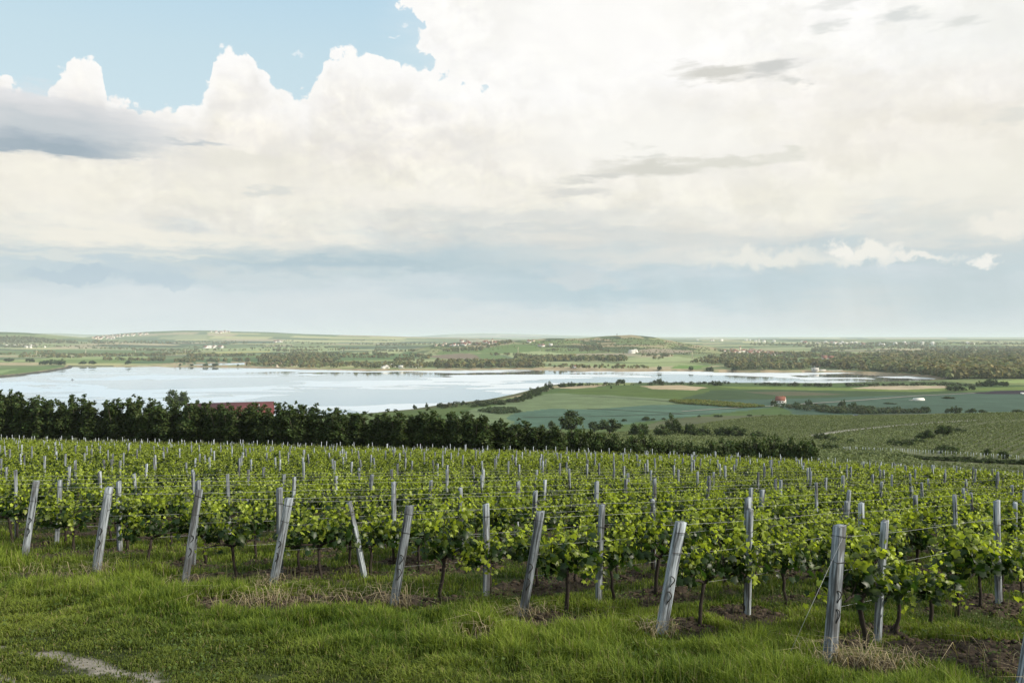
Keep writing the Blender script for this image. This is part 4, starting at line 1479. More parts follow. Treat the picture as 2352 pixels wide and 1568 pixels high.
# trees and bushes one can tell apart: foot in the photograph (x, y), width and height there, from what distance on, kind
CLUSTERS = [
    ('behind the hedge by the sage field', 170, 'round', [(1312, 1000, 66, 48), (1268, 990, 18, 22), (1366, 996, 30, 26), (1400, 1000, 54, 34)]),
    ('in the dark clump before the vineyard slope', 185, 'bush', [(1470, 1002, 44, 26), (1520, 1003, 40, 24), (1548, 1000, 40, 36), (1585, 1000, 26, 24), (1610, 1003, 40, 22),
                                                                 (1660, 1003, 40, 20), (1690, 1004, 46, 22), (1740, 1005, 36, 14)]),
    ('between low hedge and farm track', 190, 'bush', [(1888, 1012, 34, 16), (1920, 1015, 26, 10), (1955, 1018, 24, 10), (1905, 1034, 36, 16)]),
    ('in the hollow between vineyard slopes', 200, 'bush', [(2052, 1022, 26, 12), (2082, 1024, 34, 13), (2110, 1018, 30, 12), (2125, 1010, 36, 22), (2168, 1001, 34, 22), (2200, 993, 34, 10)]),
    ('dotted over the striped vineyard slope', 190, 'bush', [(2090, 1026, 24, 10), (2175, 1040, 52, 16), (2265, 1044, 20, 14), (2305, 1052, 26, 16)]),
    ('by the white farmhouse on the plain', 700, 'bush', 'tree', [(1777, 928, 12, 9), (1830, 931, 13, 8), (1857, 931, 18, 10), (1934, 937, 17, 17), (1960, 938, 22, 11), (1980, 938, 20, 7)]),
    ('along the foot of the far teal field', 600, 'bush', 'tree', [(2126, 948, 22, 13), (2195, 949, 24, 15), (2178, 948, 14, 9), (2230, 948, 22, 10), (2258, 948, 18, 7), (2338, 949, 26, 8)]),
    ('alone in the middle of the teal field', 700, 'bush', [(2045, 927, 26, 3), (2178, 915, 26, 4), (1984, 944, 20, 4)]),
    ('at the dry end of the lake dam', 900, 'bush', 'tree', [(2196, 897, 42, 11), (2232, 895, 14, 9), (2250, 886, 20, 8), (2276, 887, 36, 15), (2305, 887, 20, 10)]),
    ('on the grassy near dam of the lake', 750, 'bush', 'tree', [(953, 939, 9, 9), (980, 936, 7, 9), (1009, 935, 8, 9), (1064, 928, 7, 7)]),
    ('in the grove where the dam bends', 850, 'bush', 'tree', [(1200, 921, 20, 12), (1212, 916, 22, 14), (1222, 911, 22, 15), (1236, 907, 24, 16), (1250, 899, 20, 10), (1260, 894, 22, 13),
                                                                 (1292, 889, 20, 8), (1312, 887, 20, 9), (1332, 886, 16, 7), (1185, 923, 18, 8), (1150, 929, 22, 8), (1110, 932, 22, 7), (1090, 934, 18, 6)]),
    ('on the dam before the tan fields', 1100, 'bush', 'tree', [(1426, 881, 20, 9), (1470, 881, 7, 6), (1513, 881, 24, 9), (1648, 885, 24, 8), (1404, 892.5, 4, 6)]),
    ('in the row below the sage field', 620, 'bush', [(1434, 967, 12, 5), (1484, 965, 18, 8), (1500, 964, 10, 4), (1524, 963, 10, 4), (1606, 957, 8, 4), (1650, 957, 20, 5), (1722, 955, 12, 4),
                                                           (1752, 955, 8, 3), (1792, 955, 9, 4), (1818, 955, 9, 4)]),
    ('in the clump on the grassy lake spit', 1500, 'bush', 'tree', [(98, 837, 14, 8), (118, 837, 22, 10), (140, 838, 20, 10), (20, 830, 20, 7), (68, 831, 18, 7), (190, 836, 16, 6), (212, 836, 16, 7), (295, 836, 14, 8)]),
    ('on the narrow causeway before the pond', 1700, 'bush', [(414, 840, 5, 5), (440, 840, 7, 4), (472, 840, 11, 5), (494, 840, 13, 5), (547, 840.5, 5, 4)]),
    ('on the far shore beyond the dam', 1700, 'bush', 'tree', [(1515, 850, 11, 9), (1587, 850, 10, 8), (1630, 851, 16, 8), (1690, 851, 18, 9)]),
]
CLUSTERS.append(('standing behind the windbreak beside the long red roof', 190, 'round', [(404, 948, 54, 46)]))
for entry in CLUSTERS:
    where, lo, style, lst = entry[0], entry[1], entry[2], entry[-1]
    nm = 'tree' if 'tree' in entry or style == 'round' else 'bush'
    for i, (px, py, w, h) in enumerate(lst):
        x, y, z = ground_far(px, py, lo)
        m_ = y / K
        n = f', {ordinal(i + 1)} of them' if len(lst) > 1 else ''
        size = 'largest' if w * h == max(a[2] * a[3] for a in lst) else ('wide' if w > 2.2 * h else 'small' if w * h < 0.4 * max(a[2] * a[3] for a in lst) else 'rounded')
        same = [j for j, a in enumerate(lst) if ('largest' if a[2] * a[3] == max(b[2] * b[3] for b in lst) else ('wide' if a[2] > 2.2 * a[3] else 'small' if a[2] * a[3] < 0.4 * max(b[2] * b[3] for b in lst) else 'rounded')) == size]
        tail = '' if len(same) == 1 else f', {ordinal(same.index(i) + 1)} from one end'
        plant(nm, f'{size} dark {nm} {where}{tail}', nm, style, x, y, max(h * m_ * (1.5 if style == 'bush' else 1.2), 1.0), w * m_ * 1.2, ('bushes ' if nm == 'bush' else 'trees ') + where, z - 0.2)

# the low dark hedge behind the right end of the vineyard
a0, b0 = ground(1925, 1046, 130), ground(2420, 1068, 110)
for i in range(30):
    t = (i + 0.5 + RT.uniform(-.25, .25)) / 30
    x, y = a0[0] + (b0[0] - a0[0]) * t, a0[1] + (b0[1] - a0[1]) * t
    plant('hedge_shrub', f'low dark shrub in the hedge behind the vine rows, {ordinal(i + 1)} from the bushy tree hedge', 'shrub', 'bush', x, y, RT.uniform(1.0, 1.9), RT.uniform(3.6, 5.2),
          'shrubs of the low dark hedge')


# ----------------------------------------------------------------- woods, hedgerows and crops too far to count
def tree_mass(name, label, spots, leaf, per, colour, spread=(0.6, 1.5), var=0.35):
    """spots: x, y, height, width arrays."""
    r = np.random.default_rng(len(spots[0]) + 5)
    x, y, h, w = [np.asarray(q, float) for q in spots]
    z = T(x, y)
    n = len(x)
    o = r.normal(size=(n * per, 3))
    o /= np.linalg.norm(o, axis=1)[:, None]
    o[:, 2] = np.where(o[:, 2] < -0.55, -o[:, 2], o[:, 2])
    rep = lambda q: np.repeat(q, per)
    rad = r.uniform(0.65, 1.0, n * per)
    lump = rep(r.uniform(0.85, 1.15, n))
    c = np.stack([rep(x) + o[:, 0] * rep(w) / 2 * rad, rep(y) + o[:, 1] * rep(w) / 2 * rad, rep(z) + rep(h) * (0.56 + 0.46 * o[:, 2] * rad * lump)], 1)
    tint = r.uniform(1 - var, 1 + var, n)
    warm = r.uniform(0.85, 1.35, n)
    col = np.array(colour)[None] * rep(tint)[:, None] * r.uniform(0.8, 1.25, (n * per, 1))
    col[:, 0] *= rep(warm)
    size = leaf * rep(h) * r.uniform(*spread, n * per)
    v, f, s, cc = leaves_np(c, size, col, r, QUAD_T, QUAD_F, 0.5, o, 1.5)
    return link(name, mesh_np(name, v, f, s, cc), M_TREE, label=label, category='woods', kind='stuff')


def px_fill(poly, n, r):
    xs, ys = [p[0] for p in poly], [p[1] for p in poly]
    ox, oy = [], []
    while len(ox) < n:
        x, y = r.uniform(min(xs), max(xs), n * 2), r.uniform(min(ys), max(ys), n * 2)
        m = inside(poly, x, y)
        ox += list(x[m])
        oy += list(y[m])
    return np.array(ox[:n]), np.array(oy[:n])


def ground_many(px, py, lo, hi, steps=260):
    t = np.geomspace(lo, hi, steps)
    gx, gy = np.empty(len(px)), np.empty(len(px))
    for i0 in range(0, len(px), 400):
        a, b = px[i0:i0 + 400], py[i0:i0 + 400]
        Y = np.broadcast_to(t, (len(a), steps))
        X = U(a)[:, None] * Y
        d = T(X.ravel(), Y.ravel()).reshape(X.shape) - (EYE - V(b)[:, None] * Y)
        k = np.argmax(d >= 0, axis=1)
        k = np.where((d >= 0).any(1), k, steps - 1)
        gy[i0:i0 + 400] = t[k]
        gx[i0:i0 + 400] = U(a) * t[k]
    return gx, gy


def far_woods():
    r = np.random.default_rng(77)
    gx, gy, gh = [], [], []

    def fill(poly, n, h0, h1, lo=1500, hi=16000):
        px, py = px_fill(poly, n, r)
        x, y = ground_many(px, py, lo, hi)
        gx.append(x); gy.append(y); gh.append(r.uniform(h0, h1, n))

    def line(pts, n, h0, h1, jit=0.7):
        t = np.sort(r.uniform(0, len(pts) - 1, n))
        px = np.interp(t, range(len(pts)), [p[0] for p in pts]) + r.normal(0, 1.0, n)
        py = np.interp(t, range(len(pts)), [p[1] for p in pts]) + r.normal(0, jit, n)
        x, y = ground_many(px, py, 1500, 16000)
        gx.append(x); gy.append(y); gh.append(r.uniform(h0, h1, n))

    fill([(591, 824), (640, 820), (720, 817), (766, 824), (770, 838), (700, 840), (600, 838)], 260, 11, 17)
    fill([(560, 839), (680, 838), (790, 836), (790, 845), (700, 846), (570, 841)], 150, 7, 12)
    fill([(780, 836), (870, 838), (960, 836), (1010, 838), (1010, 847), (800, 847)], 170, 7, 13)
    fill([(1000, 838), (1100, 838), (1180, 834), (1235, 836), (1260, 844), (1020, 848)], 300, 10, 18)
    fill([(1184, 822), (1250, 824), (1440, 826), (1440, 831), (1190, 831)], 260, 13, 19)
    fill([(1260, 840), (1420, 841), (1500, 844), (1500, 848), (1270, 847)], 90, 5, 9)
    line([(700, 819), (780, 817), (860, 816), (900, 818), (995, 821)], 130, 9, 16)
    fill([(1013, 806), (1060, 801), (1110, 801), (1110, 806), (1030, 809)], 80, 8, 13)
    fill([(1080, 793), (1120, 788), (1176, 784), (1176, 789), (1100, 796)], 60, 8, 12)
    line([(1120, 799), (1174, 786)], 30, 10, 14)
    fill([(1335, 797), (1382, 794), (1382, 807), (1330, 808)], 70, 7, 12)
    fill([(1200, 786), (1390, 777), (1520, 781), (1640, 802), (1600, 816), (1250, 810)], 500, 2.5, 6)
    for q in [[(1250, 792), (1330, 788), (1420, 786)], [(1290, 800), (1380, 796), (1470, 792), (1560, 796)], [(1380, 782), (1450, 779), (1530, 785)], [(1420, 803), (1520, 801), (1620, 806)], [(1240, 799), (1330, 797)], [(1480, 811), (1600, 813), (1680, 816)], [(1500, 790), (1560, 792), (1620, 802)], [(1200, 790), (1260, 786), (1330, 783)]]:
        line(q, 60, 3, 6, 0.4)
    fill([(980, 800), (1060, 787), (1170, 784), (1200, 800), (1000, 815)], 140, 3, 6)
    line([(1240, 806), (1330, 806), (1400, 807)], 50, 6, 9)
    line([(0, 815), (80, 814), (168, 815)], 60, 7, 11)
    line([(168, 817), (260, 816.5), (386, 817)], 90, 8, 13)
    line([(120, 814), (180, 816)], 20, 7, 10)
    fill([(433, 818), (500, 816), (500, 820), (433, 821)], 60, 10, 15)
    line([(500, 819), (570, 818), (640, 818), (700, 815)], 80, 9, 13)
    fill([(400, 828), (430, 825), (467, 824), (467, 829), (405, 831)], 50, 7, 11)
    line([(302, 805), (420, 804.5), (560, 805), (790, 805)], 110, 8, 12)
    line([(571, 801), (680, 800), (790, 799)], 60, 9, 14)
    line([(345, 826), (380, 824), (350, 828)], 20, 7, 10)
    fill([(-40, 776), (60, 776), (178, 786), (178, 790), (-40, 790)], 600, 9, 14)
    fill([(190, 785), (571, 785), (571, 791), (208, 790)], 220, 10, 15)
    line([(0, 797), (150, 797), (300, 796)], 60, 8, 12)
    # forests and hedges right of the lake
    fill([(1612, 832), (1700, 826), (1797, 826), (1797, 837), (1640, 838)], 170, 11, 17)
    fill([(1646, 842), (1854, 842), (1854, 849), (1700, 850)], 190, 10, 16)
    fill([(1840, 842), (1960, 836), (2060, 838), (2352, 828), (2400, 850), (2352, 878), (2262, 883), (2180, 872), (2120, 862), (2040, 856), (1960, 852)], 1700, 13, 22)
    fill([(1900, 838), (1965, 820), (2060, 812), (2200, 808), (2400, 806), (2400, 832), (2060, 838)], 900, 13, 21)
    fill([(1864, 804), (1908, 803), (1908, 809), (1864, 809)], 70, 13, 18)
    fill([(1797, 812), (1965, 815), (1965, 823), (1810, 822)], 190, 11, 16)
    fill([(1814, 795), (2000, 791), (2133, 793), (2133, 802), (1900, 803)], 240, 12, 16)
    fill([(2116, 798), (2352, 797), (2400, 808), (2130, 808)], 300, 12, 16)
    fill([(1720, 790), (2352, 787), (2352, 793), (1720, 795)], 260, 12, 16)
    fill([(1640, 806), (1800, 812), (1800, 822), (1700, 822)], 90, 8, 13)
    for k in range(130):
        x0, y0 = r.uniform(-60, 2400), r.uniform(782, 834)
        if 930 < x0 < 1700 and y0 < 815:
            continue
        ln = r.uniform(25, 110)
        line([(x0, y0), (x0 + ln, y0 + r.normal(0, 1))], int(ln / 3.2) + 3, 7, 13, 0.4)
    x, y, h = np.concatenate(gx), np.concatenate(gy), np.concatenate(gh)
    keep = shore(x, y) > 6
    x, y, h = x[keep], y[keep], h[keep]
    tree_mass('far_woods', 'distant woods and hedgerows across the plain and hills beyond the lake', (x, y, h, h * r.uniform(0.7, 1.1, len(h))), 0.25, 46, (0.135, 0.150, 0.055))
    # shrubs along the near dam
    px, py = [], []
    for (x0, y0), (x1, y1), n in [((1730, 885), (1911, 888), 70), ((1940, 887), (2110, 886), 60), ((2110, 884), (2250, 888), 40), ((1340, 886), (1700, 882.5), 60), ((1010, 938), (1190, 924), 60)]:
        t = r.random(n)
        px.append(x0 + (x1 - x0) * t); py.append(y0 + (y1 - y0) * t + r.normal(0, 0.8, n))
    px, py = np.concatenate(px), np.concatenate(py)
    x, y = on_plain(px, py, 3.0)
    k = shore(x, y) > 5
    x, y = x[k], y[k]
    h = r.uniform(2.0, 6.0, len(x))
    tree_mass('dam_shrubs', 'dark shrubs straggling along the near dam of the lake', (x, y, h, h * 1.6), 0.24, 40, (0.040, 0.055, 0.022))
    px, py = px_fill([(1770, 934), (1800, 932), (1900, 936), (1990, 939), (2130, 946), (2133, 950), (1990, 954), (1900, 948)], 380, r)
    x, y = on_plain(px, py, 4.0)
    h = r.uniform(2.0, 5.0, len(x))
    tree_mass('field_scrub', 'wild green scrub between the farmhouse and the vineyard slope', (x, y, h, h * 1.5), 0.22, 46, (0.048, 0.072, 0.026))
    px, py = px_fill([(1097, 944), (1130, 937), (1180, 939), (1199, 947), (1150, 950)], 260, r)
    x, y = on_plain(px, py, 4.0)
    h = r.uniform(2.2, 3.4, len(x))
    tree_mass('reed_bed', 'dark green reed patch at the edge of the sage field', (x, y, h, h * 1.3), 0.24, 30, (0.045, 0.075, 0.028), var=0.15)
    px, py = px_fill([(1530, 920), (1600, 920), (1680, 926), (1755, 934), (1700, 936), (1560, 926)], 900, r)
    x, y = on_plain(px, py, 4.0)
    h = r.uniform(2.3, 3.2, len(x))
    tree_mass('tall_crop', 'strip of tall yellow green crop across the plain fields', (x, y, h, h * 1.6), 0.26, 26, (0.13, 0.165, 0.035), var=0.1)


far_woods()


def slope_vines():
    """The vineyards on the slopes between the hedge and the plain: row upon row of low vines."""
    r = np.random.default_rng(9)
    C_, col = [], []
    for (ox, oy, dx, dy, sp, region) in [
        (40, 200, 0.985, 0.17, 2.6, [(1290, 992), (1380, 972), (1500, 962), (1760, 957), (2050, 951), (2352, 946), (2500, 944), (2500, 952), (2250, 972), (2120, 1000), (2060, 1020), (2040, 1030), (2120, 1062), (1880, 1062), (1700, 1058), (1480, 1050)]),
        (40, 150, 0.62, 0.785, 2.9, [(2500, 954), (2260, 974), (2135, 1003), (2060, 1026), (2120, 1044), (2352, 1062), (2500, 1072)]),
        (40, 100, 0.743, 0.669, 2.4, [(1868, 1046), (1930, 1048), (2120, 1064), (2420, 1080), (2420, 1112), (2100, 1092), (1860, 1072)])]:
        d = np.array((dx, dy)) / math.hypot(dx, dy)
        nrm = np.array((-d[1], d[0]))
        a, b = np.meshgrid(np.arange(-260, 620, 0.95), np.arange(-420, 420, sp))
        a, b = a.ravel() + r.normal(0, 0.2, a.size), b.ravel()
        q = np.array((ox, oy))[None] + a[:, None] * d + b[:, None] * nrm + 5 * np.sin(a / 120)[:, None] * nrm
        x, y = q[:, 0], q[:, 1]
        k = (y > y_far(x) + 1.5) & (y < 620) & (np.abs(x / y) < 0.68)
        x, y = x[k], y[k]
        z = T(x, y)
        k = inside(region, 1176 + x / y * K, 776 + (EYE - z) / y * K)
        k = k & (poly_dist(FARM, x, y, False) > 3.6)
        x, y, z = x[k], y[k], z[k]
        for s in range(4):
            C_.append(np.stack([x + r.normal(0, .16, len(x)), y + r.normal(0, .16, len(x)), z + r.uniform(0.3, 1.15, len(x))], 1))
            tone = r.uniform(0.75, 1.25, (len(x), 1)) * (0.85 + 0.4 * fbm(x / 35, y / 35, 3, 5))[:, None]
            col.append(np.array((0.122, 0.152, 0.060))[None] * tone)
    c, cc = np.concatenate(C_), np.concatenate(col)
    v, f, s, co = leaves_np(c, r.uniform(0.32, 0.55, len(c)), cc, r, QUAD_T, QUAD_F, 0.4)
    link('slope_vine_rows', mesh_np('slope_vine_rows', v, f, s, co), M_TREE, label='fine striped vine rows on the slopes above the plain', category='vine rows', kind='stuff')
    b = MB()
    for p0, p1, n in [(ground(1935, 1036, 170), ground(2450, 1064, 130), 84)]:
        for i in range(n):
            t = i / (n - 1)
            x, y = p0[0] + (p1[0] - p0[0]) * t + r.normal(0, .2), p0[1] + (p1[1] - p0[1]) * t + r.normal(0, .3)
            z = Z(x, y)
            b.box((x, y, z + 0.75), (0.07, 0.07, 1.6 * r.uniform(.9, 1.1)), r.uniform(0, 1.5))
    link('slope_post_row', b.mesh('slope_post_row'), M_TIN, label='line of small pale posts along the foot of the far vineyard slope', category='posts', kind='stuff')


slope_vines()


# ----------------------------------------------------------------- buildings, pylons and small things in the distance
M_WALL = plain_mat('white_plaster', (0.72, 0.70, 0.65), 0.9, 0.08, 0.6)
M_WALL2 = plain_mat('cream_plaster', (0.60, 0.53, 0.42), 0.9, 0.08, 0.6)
M_ROOF = plain_mat('red_roof_tile', (0.21, 0.085, 0.058), 0.85, 0.2, 1.5)
M_ROOF2 = plain_mat('brown_roof_tile', (0.20, 0.11, 0.08), 0.85, 0.2, 1.5)
M_DARK = plain_mat('dark_glass', (0.02, 0.022, 0.026), 0.15, 0.1, 1, 0.5)
M_CONC = plain_mat('pale_concrete', (0.58, 0.56, 0.51), 0.9, 0.12, 0.4)
M_SHEET = plain_mat('dark_red_sheet_roof', (0.115, 0.022, 0.022), 0.6, 0.15, 0.8, 0.4)


def gable(b, w, d, h, rise, over=0.4, part='roof'):
    """Walls with gables along x, or the two roof slabs over them."""
    if part == 'wall':
        v = [(-w/2, -d/2, -.6), (w/2, -d/2, -.6), (w/2, d/2, -.6), (-w/2, d/2, -.6), (-w/2, -d/2, h), (w/2, -d/2, h), (w/2, d/2, h), (-w/2, d/2, h), (-w/2, 0, h + rise), (w/2, 0, h + rise)]
        b.add(v, [(0, 1, 5, 4), (2, 3, 7, 6), (1, 2, 6, 9, 5), (3, 0, 4, 8, 7)])
    else:
        t = 0.22
        k = rise / (d / 2)
        e = d / 2 + over
        ze = h - over * k + 0.03
        zr = h + rise + 0.03
        x = w / 2 + over * .6
        for s in (-1, 1):
            v = [(-x, s * e, ze), (x, s * e, ze), (x, 0, zr), (-x, 0, zr), (-x, s * e, ze + t), (x, s * e, ze + t), (x, 0, zr + t), (-x, 0, zr + t)]
            b.add(v, [(0, 1, 2, 3), (4, 7, 6, 5), (0, 4, 5, 1), (1, 5, 6, 2), (3, 2, 6, 7), (0, 3, 7, 4)])


def tiny_house(r, wall, roof):
    w, d, h = r.uniform(9, 15), r.uniform(7, 9), r.uniform(3.5, 6)
    b = MB()
    gable(b, w, d, h, d * 0.38, 0, 'wall')
    nw = len(b.f)
    gable(b, w, d, h, d * 0.38, 0.4, 'roof')
    me = b.mesh('village_house')
    me.materials.append(wall)
    me.materials.append(roof)
    idx = np.zeros(len(b.f), np.int32)
    idx[nw:] = 1
    me.polygons.foreach_set('material_index', idx)
    return me


def village(r, meshes, poly, n, label, group, sc=(0.8, 1.2), lo=1500, hi=16000, name='village_house'):
    px, py = px_fill(poly, n, r)
    x, y = ground_many(px, py, lo, hi)
    for i in range(n):
        if shore(np.array([x[i]]), np.array([y[i]]))[0] < 9:
            continue
        o = link(name, meshes[r.integers(len(meshes))], None, loc=(x[i], y[i], Z(x[i], y[i])), rot=(0, 0, r.uniform(-.6, .6) + (pi / 2 if r.random() < .4 else 0)),
                 label=label, category='house', group=group)
        s = r.uniform(*sc)
        o.scale = (s, s, s)


def villages():
    r = np.random.default_rng(19)
    A = [tiny_house(r, M_WALL, M_ROOF) for _ in range(4)] + [tiny_house(r, M_WALL2, M_ROOF2) for _ in range(2)]
    B = [tiny_house(r, M_WALL, M_CONC) for _ in range(3)] + A[:2]
    village(r, A, [(1000, 795), (1030, 786), (1100, 784), (1140, 786), (1130, 793), (1060, 794)], 52, 'small pale house with a red roof in the hilltop village beyond the lake', 'houses of the hilltop village', (1.0, 1.4), 3300, 4600)
    village(r, A, [(1200, 785), (1230, 783), (1218, 788)], 4, 'small house at the outer end of the hilltop village', 'houses at the end of the hilltop village', (1, 1.3), 3300, 4600)
    village(r, B, [(1236, 794), (1268, 792), (1268, 796), (1240, 797)], 4, 'white building on the saddle of the vineyard hill', 'white buildings on the hill saddle', (1.2, 1.6), 3000, 4600)
    village(r, A, [(196, 777), (230, 772), (330, 766), (345, 767), (280, 776), (240, 781)], 62, 'tiny pale house in the town on the far green hill', 'houses of the far hill town', (1.5, 2.2), 6000, 10500)
    village(r, A, [(477, 762), (520, 760.5), (535, 763), (500, 766)], 22, 'tiny pale house on the crest of the far green ridge', 'houses on the far ridge', (1.5, 2.0), 6000, 10500)
    village(r, A, [(1653, 805), (1700, 802), (1760, 806), (1806, 812), (1780, 818), (1690, 815)], 60, 'small pale house with a red roof in the village right of the vineyard hill', 'houses of the plain village', (1.0, 1.5), 2500, 9000)
    village(r, B, [(1278, 846), (1332, 845), (1332, 847.5), (1278, 848.5)], 12, 'white waterside cottage on the far shore', 'white cottages on the far shore', (0.7, 0.9), 1600, 2600)
    village(r, B, [(875, 844), (900, 840), (964, 842), (964, 846), (880, 847)], 18, 'pale holiday cottage among trees on the far shore', 'cottages on the far wooded shore', (0.7, 1.0), 1600, 2600)
    village(r, A, [(590, 838), (640, 837), (678, 841), (640, 843), (600, 841)], 14, 'small cottage below the wood on the far shore', 'cottages below the wood', (0.6, 0.9), 1600, 2600)
    village(r, A, [(1888, 824), (1924, 823), (1924, 827), (1888, 828)], 6, 'red-roofed farm building among the woods of the plain', 'farm buildings in the woods', (1.3, 1.9), 2000, 4500)
    village(r, B, [(1440, 812), (1462, 809), (1462, 813)], 3, 'white farm building at the foot of the vineyard hill', 'farm buildings at the hill foot', (1.4, 2.0), 2600, 4300)
    village(r, B, [(1562, 782), (1720, 780), (1900, 786), (2050, 787), (2240, 788), (2240, 794), (1950, 795), (1800, 788)], 46, 'tiny white house in the far hazy towns of the plain', 'houses of the hazy far towns', (1.8, 2.8), 5000, 24000)
    village(r, B, [(0, 796), (60, 795), (130, 797), (60, 800)], 9, 'small farm building at the foot of the dark hill', 'farms below the dark hill', (1.2, 1.8), 3000, 9000)
    village(r, B, [(460, 799), (512, 797.5), (512, 799.5), (462, 801)], 6, 'long white warehouse on the far plain', 'white warehouses on the far plain', (2.0, 2.6), 3000, 9000)
    village(r, B, [(626, 786), (646, 786), (646, 788), (628, 788)], 5, 'white silo block below the far ridge', 'silo blocks below the far ridge', (2.0, 3.0), 4000, 9500)
    village(r, A, [(1620, 843), (1700, 842), (1880, 842), (1880, 845), (1620, 846)], 8, 'lone house among the trees behind the lake dam', 'houses behind the lake dam', (0.9, 1.2), 1700, 3000)

    # two church towers
    for px, py, h, lab in [(1131, 790, 30, 'slender church tower above the hilltop village'), (1700, 808, 34, 'pale church tower in the village right of the hill')]:
        x, y, z = ground(px, py, 2600)
        t = thing('church', lab, 'church', (x, y, z))
        b = MB(); b.box((0, 0, h * .36), (7, 7, h * .72)); link('tower', b.mesh('tower'), M_WALL2, t)
        b = MB(); b.tube([(0, 0, h * .72), (0, 0, h * .78), (0, 0, h)], [4.6, 3.6, 0.2], 8); link('spire', b.mesh('spire'), M_ROOF2, t)
        b = MB(); gable(b, 20, 10, 8, 5, 0, 'wall'); link('nave', b.mesh('nave'), M_WALL, t, loc=(13, 0, 0))
        b = MB(); gable(b, 20, 10, 8, 5, .4, 'roof'); link('roof', b.mesh('roof'), M_ROOF, t, loc=(13, 0, 0))

    # lookout tower on the hill
    x, y, z = ground(1417, 775.5, 3300)
    t = thing('lookout_tower', 'thin lookout tower on the top of the vineyard hill', 'tower', (x, y, z - 1))
    b = MB()
    for sx, sy in ((-2, -2), (2, -2), (2, 2), (-2, 2)):
        b.tube([(sx * 1.3, sy * 1.3, 0), (sx * .6, sy * .6, 17)], 0.4, 5)
    link('frame', b.mesh('frame'), M_TRUNK, t)
    b = MB(); b.box((0, 0, 17.5), (5, 5, 1)); b.box((0, 0, 20.6), (5.6, 5.6, .8)); b.box((0, 0, 19), (1, 1, 3)); link('platform', b.mesh('platform'), M_TRUNK, t)

    # the farmhouse on the plain
    x, y, z = ground(1793, 925.5, 700)
    t = thing('farmhouse', 'white farmhouse with a steep red roof alone on the plain', 'house', (x, y, z), (0, 0, -0.5))
    b = MB(); gable(b, 11, 8.5, 3.6, 4.4, 0, 'wall'); link('wall', b.mesh('wall'), M_WALL, t)
    b = MB(); gable(b, 11, 8.5, 3.6, 4.4, .5, 'roof'); rf = link('roof', b.mesh('roof'), M_ROOF, t)
    b = MB(); b.box((2.2, .8, 8), (.8, .8, 1.8)); link('chimney', b.mesh('chimney'), M_ROOF2, rf)
    for px in (-3.2, 0.2, 3.2):
        b = MB(); b.box((px, -4.27, 1.7), (1.3, .08, 1.4)); link('window', b.mesh('window'), M_DARK, t)
    b = MB(); b.box((5.53, -1.6, 1.2), (.08, 1.2, 2.2)); link('door', b.mesh('door'), M_DARK, t)
    for pz in (1.9, 4.9):
        b = MB(); b.box((5.53, 1.2, pz), (.08, 1.1, 1.3)); link('window', b.mesh('window'), M_DARK, t)
    b = MB(); b.box((-8.2, -1, 1.1), (4.2, 5, 3.2)); link('annexe', b.mesh('annexe'), M_WALL2, t)

    # the long red roof behind the trees
    p0, p1 = ground(430, 950, 200), None
    y = 330.0
    xa, xb = U(446) * y, U(616) * y
    zr = EYE - V(924.0) * y
    zg = Z((xa + xb) / 2, y)
    L = (xb - xa) / 0.92
    t = thing('winery_hall', 'long hall with a dark red roof showing above the windbreak trees', 'hall', ((xa + xb) / 2, y, zg), (0, 0, 0.31))
    hh = zr - zg
    b = MB(); gable(b, L, 20, hh - 4.2, 4.0, 0, 'wall'); link('wall', b.mesh('wall'), M_WALL2, t)
    b = MB(); gable(b, L, 20, hh - 4.2, 4.0, .7, 'roof'); rf = link('roof', b.mesh('roof'), M_SHEET, t)
    b = MB(); b.tube([(L * .33, -5.5, hh - 3.6), (L * .33, -5.5, hh - .9)], .16, 8); b.tube([(L * .33, -5.5, hh - .9), (L * .33, -5.5, hh - .6)], .26, 8); link('vent_pipe', b.mesh('vent_pipe'), M_TIN, rf)
    for k in range(6):
        b = MB(); b.box((-L * .42 + k * L * .168, -10.05, hh - 6.5), (2.4, .1, 1.4)); link('window', b.mesh('window'), M_DARK, t)

    # the power station on the dam
    x, y, z = ground(1884, 853.6, 1600)
    t = thing('dam_station', 'white block of the power station on the far dam', 'building', (x, y + 6, z))
    b = MB(); b.box((-10, 0, 4.2), (14, 10, 9.5)); b.box((6, 1, 2.2), (17, 8, 5.5)); link('wall', b.mesh('wall'), M_WALL, t)
    b = MB(); b.box((-10, 0, 9.2), (14.6, 10.6, .6)); b.box((6.2, 1, 5.2), (17.2, 8.6, .5)); link('roof', b.mesh('roof'), M_CONC, t)
    for k in range(4):
        b = MB(); b.box((-14.8 + k * 3.2, -5.05, 5), (1.5, .1, 3.2)); link('window', b.mesh('window'), M_DARK, t)
    b = MB()
    b.box((32, 1, 2.6), (46, 6, 1.6))
    for k in range(5):
        b.box((13 + k * 9.5, 0.5, 0.4), (2.4, 7.5, 5.5))
    link('weir', b.mesh('weir'), M_CONC, t)
    x, y, z = ground(2175, 868, 1200)
    t = thing('pump_hut', 'small white pump hut at the dry end of the far dam', 'hut', (x, y, z), (0, 0, .2))
    b = MB(); b.box((0, 0, 2.8), (9, 7, 6.6)); link('wall', b.mesh('wall'), M_WALL, t)
    b = MB(); b.box((0, 0, 6.3), (9.6, 7.6, .5)); link('roof', b.mesh('roof'), M_CONC, t)
    b = MB(); b.box((-2, -3.55, 1.5), (1.4, .1, 2.4)); link('door', b.mesh('door'), M_DARK, t)

    # polytunnel, vehicles, boat
    x, y, z = ground(2110, 919, 700)
    t = thing('polytunnel', 'low white polytunnel in the teal field', 'polytunnel', (x, y, z), (0, 0, .05))
    b = MB()
    n = 10
